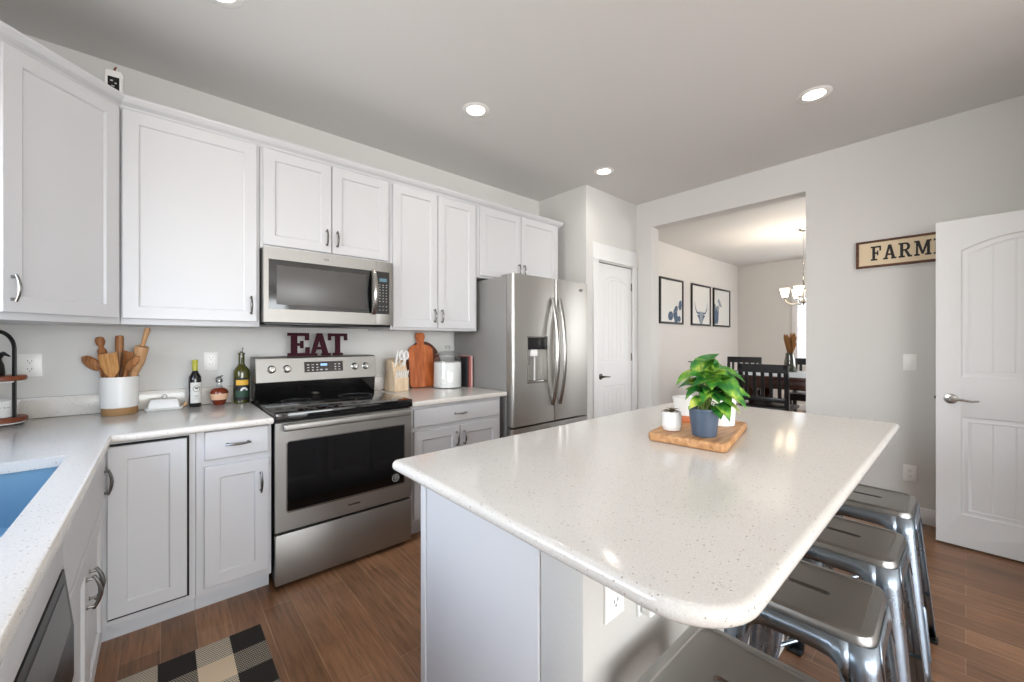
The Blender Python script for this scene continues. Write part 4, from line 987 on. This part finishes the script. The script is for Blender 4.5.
# dark object held on the upper tier
oc = tcx+Vector((0, 0, .2385)); r = tag(MB().lathe([(0, 0), (.022, 0), (.026, .01), (.022, .05), (.014, .075), (.017, .09), (0, .1)], oc, 20).tube([oc+Vector((0, 0, .085)), oc+RV*.030+Vector((0, 0, .105)), oc+RV*.060+Vector((0, 0, .092))], [.014, .01, .003], 8).build('bird_figurine', 'black'), 'small black bird-like figurine on the upper tier of the stand', 'figurine')

# ------------------------------------------------------------------ items on the counter by the refrigerator
Z = CZ+.0005
bm_ = T((1.445, 3.06, Z)) @ RZ(.05) @ Matrix.Scale(1.10, 4)
r = thing('knife_block', 'pale wooden knife block full of white-handled knives beside the range', 'knife block', (1.445, 3.06, Z))
MB().poly([(-.085, 0), (.075, 0), (.075, .085), (.03, .215), (-.055, .235), (-.085, .03)], -.055, .055, 'yz').xf(bm_ @ RZ(PI)).build('block', 'wood_block', r, bev=.003)
fa = math.atan2(.13, -.045)
def knife(x, u, L, w):
    """white handle standing out of the slanted front face"""
    nrm_ = Vector((0, -.38, .92)).normalized(); p = Vector((x, -.075+.045*u, .085+.13*u))
    return MB().tube([p, p+nrm_*L*.5, p+nrm_*L], [w*.8, w, w*.9], 8, .7)
for i, (x, u, L, w) in enumerate([(-.042, .12, .055, .007), (-.025, .12, .055, .007), (-.008, .12, .055, .007), (.009, .12, .055, .007), (.026, .12, .055, .007), (.043, .12, .055, .007), (-.036, .75, .12, .010), (.0, .92, .10, .010), (.036, .75, .12, .010)]):
    kn = tag(knife(x, u, L, w).xf(bm_).build('knife', 'white_plastic'), ('white-handled steak knife in the lower row of the knife block' if i < 6 else 'larger white-handled knife in the upper row of the knife block'), 'knife', 'steak knives in the block' if i < 6 else 'large knives in the block')
mb = MB()
for cx in (-.019, .019): mb.tube([Vector((cx+.015*math.cos(t), -.105+.0*math.sin(t), .262+.028*math.sin(t))) for t in [i*2*PI/16 for i in range(17)]], .0048, 8)
mb.tube([(-.008, -.105, .240), (.004, -.098, .215), (.0, -.062, .178)], .004, 6).tube([(.008, -.105, .240), (-.004, -.098, .215), (.0, -.062, .178)], .004, 6)
tag(mb.xf(bm_).build('kitchen_scissors', 'white_plastic'), 'white-handled kitchen scissors stuck in the middle of the knife block', 'scissors')
def board_outline(w, h, hw, hh):
    n = 8; rt = [(w/2-.02, 0), (w/2, .02), (w/2, h*.66)]+[(w/2-(w/2-hw)*(1-math.cos(PI/2*i/n)), h*.66+(h*.12)*math.sin(PI/2*i/n)) for i in range(1, n+1)]
    top = [(hw, h-hh*.75), (hw*1.35, h-hh*.5), (hw*1.35, h-hh*.2), (hw*.8, h)]
    p = rt+top; return p+[(-x, y) for x, y in reversed(p)]
lean = RX(-.10)
mb = MB().poly(board_outline(.225, .475, .032, .09), -.010, .010, 'xz', T((1.712, 3.13, Z+.0015)) @ RZ(-.06) @ lean)
tag(mb.build('cutting_board', 'wood_board', bev=.004), 'reddish-brown paddle cutting board with handle leaning on the backsplash', 'cutting board')
mb = MB().poly([(.19*math.cos(t)*.92, .20+.20*math.sin(t)) for t in [i*2*PI/40 for i in range(40)]], -.008, .008, 'xz', T((1.755, 3.165, Z+.001)) @ lean)
tag(mb.build('round_cutting_board', 'wood_dark', bev=.003), 'dark walnut round board leaning behind the paddle cutting board', 'cutting board')
jc = Vector((1.883, 2.99, Z)); r = thing('storage_jar', 'large lidded glass jar filled with white flour by the refrigerator', 'jar', jc)
MB().lathe([(0, .001), (.118, .001), (.122, .006), (.122, .235), (.112, .258), (.104, .266), (.104, .272)], jc, 40, True, False).build('glass_body', 'jar_glass', r)
MB().lathe([(0, .006), (.117, .006), (.119, .01), (.119, .218), (.06, .226), (0, .221)], jc, 40).build('flour', 'flour', r)
ld_ = MB().lathe([(.119, .274), (.121, .279), (.116, .284), (.095, .300), (.05, .315), (.018, .320), (.0, .321)], jc, 40, False, True).build('lid', 'jar_glass', r)
MB().lathe([(.008, .320), (.008, .327), (.016, .335), (.022, .346), (.020, .358), (.010, .366), (0, .367)], jc, 20).build('knob', 'jar_glass', ld_)
for x0, th, h, dp, m, lb, y0 in ((2.010, .021, .262, .19, 'book_dark', 'black-covered cookbook standing between the jar and refrigerator', 2.885), (2.0325, .018, .268, .19, 'book_red', 'faded red cookbook standing next to the black one', 2.88), (2.052, .016, .272, .19, 'book_pink', 'pale pink cookbook nearest the refrigerator', 2.875)):
    b_ = thing('cookbook', lb, 'book', (x0, y0, Z), 'cookbooks by the refrigerator')
    MB().box(x0, x0+.002, y0, y0+dp, Z, Z+h).box(x0+th-.002, x0+th, y0, y0+dp, Z, Z+h).box(x0+.002, x0+th-.002, y0, y0+.002, Z, Z+h).build('cover', m, b_)
    MB().box(x0+.002, x0+th-.002, y0+.002, y0+dp-.004, Z+.003, Z+h-.003).build('pages', 'paper', b_)
# small device on top of the corner wall cabinet
dc = Vector((-.180, 2.93, UT+.0005)); r = thing('camera_monitor', 'small white device with dark screen standing on the corner wall cabinet', 'device', dc)
md_ = T(dc) @ RZ(-.12)
MB().poly(rrect(-.034, .034, .06, .235, .014), -.014, .014, 'xz', md_).poly(rrect(-.03, .03, 0, .06, .006), -.03, .03, 'xz', md_).build('case', 'white_plastic', r, bev=.003)
sc = MB().box(-.022, .022, -.0155, -.0135, .12, .20).xf(md_).build('screen', 'blackgloss', r)
MB().box(-.012, -.002, -.0162, -.0155, .175, .183).box(.004, .012, -.0162, -.0155, .165, .172).box(-.008, .004, -.0162, -.0155, .15, .155).box(.002, .01, -.0162, -.0155, .135, .14).xf(md_).build('screen_marks', 'button', sc)
MB().tube([(0, 0, .235), (.002, 0, .248), (.008, 0, .262)], [.004, .005, .003], 8).xf(md_).build('antenna', 'redbrown', r)

# ------------------------------------------------------------------ floor mat
o = tag(MB().box(0, .82, 0, .55, 0, .007, .002).xf(T((0, 0, 0))).build('floor_mat', 'mat'), 'black and cream buffalo-check woven mat on the floor before the range', 'mat')
o.location = (.352-.84+.02, 2.186-.60+.05, .0006)
o.data.transform(T((0, 0, 0)))

# ------------------------------------------------------------------ sign
r = thing('wall_sign', 'cream sign with dark serif lettering, partly behind the open door', 'sign', (XR, .2, 2.0))
ms_ = T((XR-.001, .578, 1.905)) @ RZ(-PI/2); SW, SHT = .90, .208
MB().box(.012, SW-.012, -.018, 0, .012, SHT-.012).xf(ms_).build('panel', 'cream', r)
mb = MB(); mb.box(0, SW, -.026, 0, 0, .016, .002).box(0, SW, -.026, 0, SHT-.016, SHT, .002).box(0, .018, -.026, 0, .016, SHT-.016, .002).box(SW-.018, SW, -.026, 0, .016, SHT-.016, .002).xf(ms_).build('frame', 'rustic', r)
mb = MB(); word(mb, 'FARMHOUSE', .110, .095, ms_ @ T((.088, -.0185, .052)), .0015, .69); mb.build('lettering', 'ink', r)

# ------------------------------------------------------------------ dining room
YP = YA
def picture(x0, x1, label, art):
    z0, z1 = 1.612, 2.360; r = thing('framed_picture', label, 'picture', ((x0+x1)/2, YP, (z0+z1)/2), 'black framed prints on the dining wall')
    f = .034; mb = MB(); mb.box(x0, x1, YP-.028, YP-.001, z0, z0+f, .002).box(x0, x1, YP-.028, YP-.001, z1-f, z1, .002).box(x0, x0+f, YP-.028, YP-.001, z0+f, z1-f, .002).box(x1-f, x1, YP-.028, YP-.001, z0+f, z1-f, .002).build('frame', 'black', r)
    sh = MB().box(x0+f, x1-f, YP-.014, YP-.002, z0+f, z1-f).build('paper', 'label_white', r)
    art(x0+f, x1-f, z0+f, z1-f, sh)
def blob(mb, x, z, a, b, rot=0, n=16): mb.poly([(x+a*math.cos(t)*math.cos(rot)-b*math.sin(t)*math.sin(rot), z+a*math.cos(t)*math.sin(rot)+b*math.sin(t)*math.cos(rot)) for t in [i*2*PI/n for i in range(n)]], YP-.0155-random.random()*.0006, YP-.0135, 'xz')
def art1(x0, x1, z0, z1, p):
    mb = MB()
    for x, z, a, b, ro in ((x1-.40, z0+.10, .085, .075, .3), (x1-.24, z0+.13, .07, .10, .1), (x1-.20, z0+.05, .075, .06, .6), (x1-.21, z0+.22, .06, .05, .9), (x1-.07, z0+.29, .055, .085, -.2), (x1-.10, z0+.06, .05, .05, .2)): blob(mb, x, z, a, b, ro)
    mb.build('leaf_print', 'print_blue', p)
    mb = MB()
    for a, b in (((x1-.40, z0+.1), (x1-.2, z0+.2)), ((x1-.2, z0+.2), (x1-.06, z0+.34))): mb.tube([(a[0], YP-.0155, a[1]), (b[0], YP-.0155, b[1])], .004, 6)
    mb.build('stem_print', 'print_grey', p)
def art2(x0, x1, z0, z1, p):
    mb = MB(); cx = (x0+x1)/2
    mb.poly([(cx-.085, z0+.22), (cx+.085, z0+.22), (cx+.075, z0+.12), (cx+.05, z0), (cx-.05, z0), (cx-.075, z0+.12)], YP-.0155, YP-.0135, 'xz'); mb.build('skull_print', 'print_grey', p)
    mb = MB()
    for s in (-1, 1): mb.tube([(cx+s*.08, YP-.0155, z0+.19), (cx+s*.17, YP-.0155, z0+.20), (cx+s*.24, YP-.0155, z0+.28), (cx+s*.265, YP-.0155, z0+.40)], [.018, .016, .011, .003], 8, .15, ref=(0, -1, 0)); mb.poly([(cx+s*.07, z0+.17), (cx+s*.17, z0+.15), (cx+s*.10, z0+.10), (cx+s*.05, z0+.02)], YP-.016, YP-.0135, 'xz')
    mb.build('horn_print', 'print_blue', p)
def art3(x0, x1, z0, z1, p):
    mb = MB()
    for k, (x, h) in enumerate(((x0+.05, .40), (x0+.12, .36), (x0+.18, .30), (x0+.09, .26))): blob(mb, x, z0+h/2+.01, .035, h/2, -.05*k)
    mb.build('feather_print', 'print_blue', p)
    mb = MB()
    for x, z, a, b in ((x0+.20, z0+.34, .05, .04), (x0+.27, z0+.42, .05, .05), (x0+.22, z0+.47, .045, .04), (x0+.33, z0+.38, .035, .03), (x0+.19, z0+.24, .03, .08)): blob(mb, x, z, a, b)
    mb.build('flower_print', 'print_grey', p)
picture(5.925, 6.720, 'black framed print of round blue leaves, nearest of the three', art1)
picture(7.034, 7.830, 'black framed print of a horned skull, middle of the three', art2)
picture(7.960, 8.775, 'black framed print of blue feathers, farthest of the three', art3)
# table (counter height)
TX0, TX1, TY0, TY1, TZ_ = 5.15, 6.32, .25, 2.08, .935
r = thing('dining_table', 'dark brown counter-height dining table with crossed trestle legs', 'table', (5.73, 1.16, 0))
MB().box(TX0, TX1, TY0, TY1, TZ_-.04, TZ_, .005).build('tabletop', 'tablewood', r)
MB().box(TX0+.03, TX1-.03, TY0+.05, TY1-.05, TZ_-.14, TZ_-.041, .003).build('apron', 'tablewood', r)
for y in (TY0+.35, TY1-.35):
    for s in (-1, 1):
        MB().poly([(5.735-s*.46, TZ_-.141), (5.735-s*.34, TZ_-.141), (5.735+s*.46, .05), (5.735+s*.34, .05)], y-.045+s*.002, y+.045+s*.002, 'xz').build('trestle_leg', 'tablewood', r)
    MB().box(5.2, 6.27, y-.06, y+.06, 0, .055, .004).build('foot', 'tablewood', r)
MB().box(5.69, 5.78, TY0+.40, TY1-.40, .40, .47, .004).build('stretcher', 'tablewood', r)
tag(MB().box(TX0+.012, TX1-.012, .5, 1.98, TZ_+.0005, TZ_+.004, .001).build('table_runner', 'cloth'), 'pale blue-white cloth spread over the dining table', 'cloth')
def make_chair():
    r = thing('dining_chair', 'x', 'chair'); z = .625; w = .235; m = 'espresso'     # back on -x side, facing +x
    MB().box(-.21, .23, -.225, .225, z-.035, z, .01).build('seat', m, r)
    MB().box(-.18, .20, -.19, .19, z-.095, z-.0355, .003).build('seat_rail', m, r)
    for s in (-1, 1):
        MB().poly([(.155, 0), (.195, 0), (.20, z-.0355), (.155, z-.0355)], s*.18-.022, s*.18+.022, 'xz').build('leg', m, r)
        MB().poly([(-.24, 0), (-.20, 0), (-.165, z-.03), (-.20, z+.2), (-.235, 1.085), (-.27, 1.085), (-.235, z+.2), (-.215, z-.03)], s*(w-.02)-.02, s*(w-.02)+.02, 'xz').build('leg', m, r)
    br = MB(); n = 6
    back = lambda zz: -.237-.035*(zz-z)/(1.085-z)
    MB().poly([(-w, .995), (w, .995), (w, 1.085), (-w, 1.085)], -.012, .012, 'yz').xf(T((-.2505, 0, 0))).build('top_rail', m, r, bev=.004)
    MB().box(-.247, -.215, -w+.02, w-.02, z+.06, z+.11, .003).build('lower_rail', m, r)
    for i in range(5):
        y = -.155+i*.0775; MB().poly([(-.238, z+.105), (-.222, z+.105), (-.240, .997), (-.256, .997)], y-.016, y+.016, 'xz').build('slat', m, r)
    for s in (-1, 1): MB().box(-.2, .165, s*.19-.012, s*.19+.012, .2, .235, .002).build('stretcher', m, r)
    MB().box(.155, .19, -.17, .17, .16, .195, .002).build('footrest', m, r)
    return r
ch = make_chair(); ch.location = (5.09, 1.44, 0); tag(ch, 'black slat-back dining chair nearest, with its back to the kitchen', None, 'black dining chairs')
dup(ch, (6.62, 2.27, 0), PI+.1, 'black slat-back dining chair across the table near the pictures', 'black dining chairs')
dup(ch, (6.62, 1.40, 0), PI, 'black slat-back dining chair across the table by the window', 'black dining chairs')
# vase
vc = Vector((6.02, 1.478, TZ_+.0045)); r = thing('vase', 'green-grey glass vase standing on the dining table', 'vase', vc)
MB().lathe([(0, 0), (.072, 0), (.074, .004), (.060, .14), (.048, .225), (.05, .24), (.046, .24), (.055, .14), (.068, .012), (0, .010)], vc, 28).build('vase_body', 'vase_glass', r)
mb = MB(); random.seed(5)
for i in range(60):
    a = random.uniform(0, 2*PI); q = random.random()**.5; s0 = vc+Vector((.02*math.cos(a), .02*math.sin(a), .02)); tp = vc+Vector((.07*q*math.cos(a), .07*q*math.sin(a), .36+.15*random.random())); md2 = vc+Vector((.03*math.cos(a)*q, .03*math.sin(a)*q, .24))
    mb.tube([s0, md2, md2*.4+tp*.6, md2*.15+tp*.85, tp], [.0012, .0015, .007, .008, .001], 5)
tag(mb.build('dried_wheat', 'dry'), 'bundle of dried brown wheat standing in the dining table vase', 'dried plant')
# chandelier
hc = Vector((6.848, 1.520, 0)); r = thing('chandelier', 'nickel chandelier with frosted glass shades hanging in the dining room', 'chandelier', (hc.x, hc.y, ZC))
MB().lathe([(0, ZC-.03), (.02, ZC-.032), (.055, ZC-.015), (.068, ZC-.001), (0, ZC-.001)], hc, 28).build('canopy', 'chrome', r)
mb = MB(); z = ZC-.03; k = 0
while z > 2.20:
    mb.tube([Vector((hc.x+(.012*math.cos(t) if k % 2 else 0), hc.y+(0 if k % 2 else .012*math.cos(t)), z-.022+.022*math.sin(t))) for t in [i*2*PI/10 for i in range(11)]], .0025, 5); z -= .034; k += 1
mb.build('chain', 'chrome', r)
MB().lathe([(.004, 2.21), (.012, 2.2), (.012, 2.10), (.03, 2.06), (.018, 2.02), (.014, 1.93), (.034, 1.905), (.03, 1.88), (.012, 1.865), (.006, 1.845), (0, 1.84)], hc, 20).build('column', 'chrome', r)
for k in range(5):
    a = math.atan2(-RV.y, -RV.x)+.698+k*2*PI/5; dv = Vector((math.cos(a), math.sin(a), 0))
    P_ = lambda rr, z: hc+dv*rr+Vector((0, 0, z))
    ar = MB().tube([P_(.025, 1.90), P_(.085, 1.862), P_(.15, 1.862), P_(.205, 1.90), P_(.22, 1.945)], .0065, 8).lathe([(0, 1.94), (.016, 1.94), (.024, 1.955), (.02, 1.965), (0, 1.965)], hc+dv*.22, 16).build('arm', 'chrome', r)
    sh = MB().lathe([(.03, 1.962), (.04, 1.985), (.05, 2.04), (.063, 2.09), (.060, 2.09), (.047, 2.04), (.036, 1.985)], hc+dv*.22, 24, True, False).build('shade', 'shade', ar)
    d_ = bpy.data.lights.new('bulb', 'POINT'); d_.energy = 5; d_.shadow_soft_size = .025; d_.color = (1, .92, .82)
    o = bpy.data.objects.new('bulb', d_); C.objects.link(o); o.location = hc+dv*.22+Vector((0, 0, 2.07))
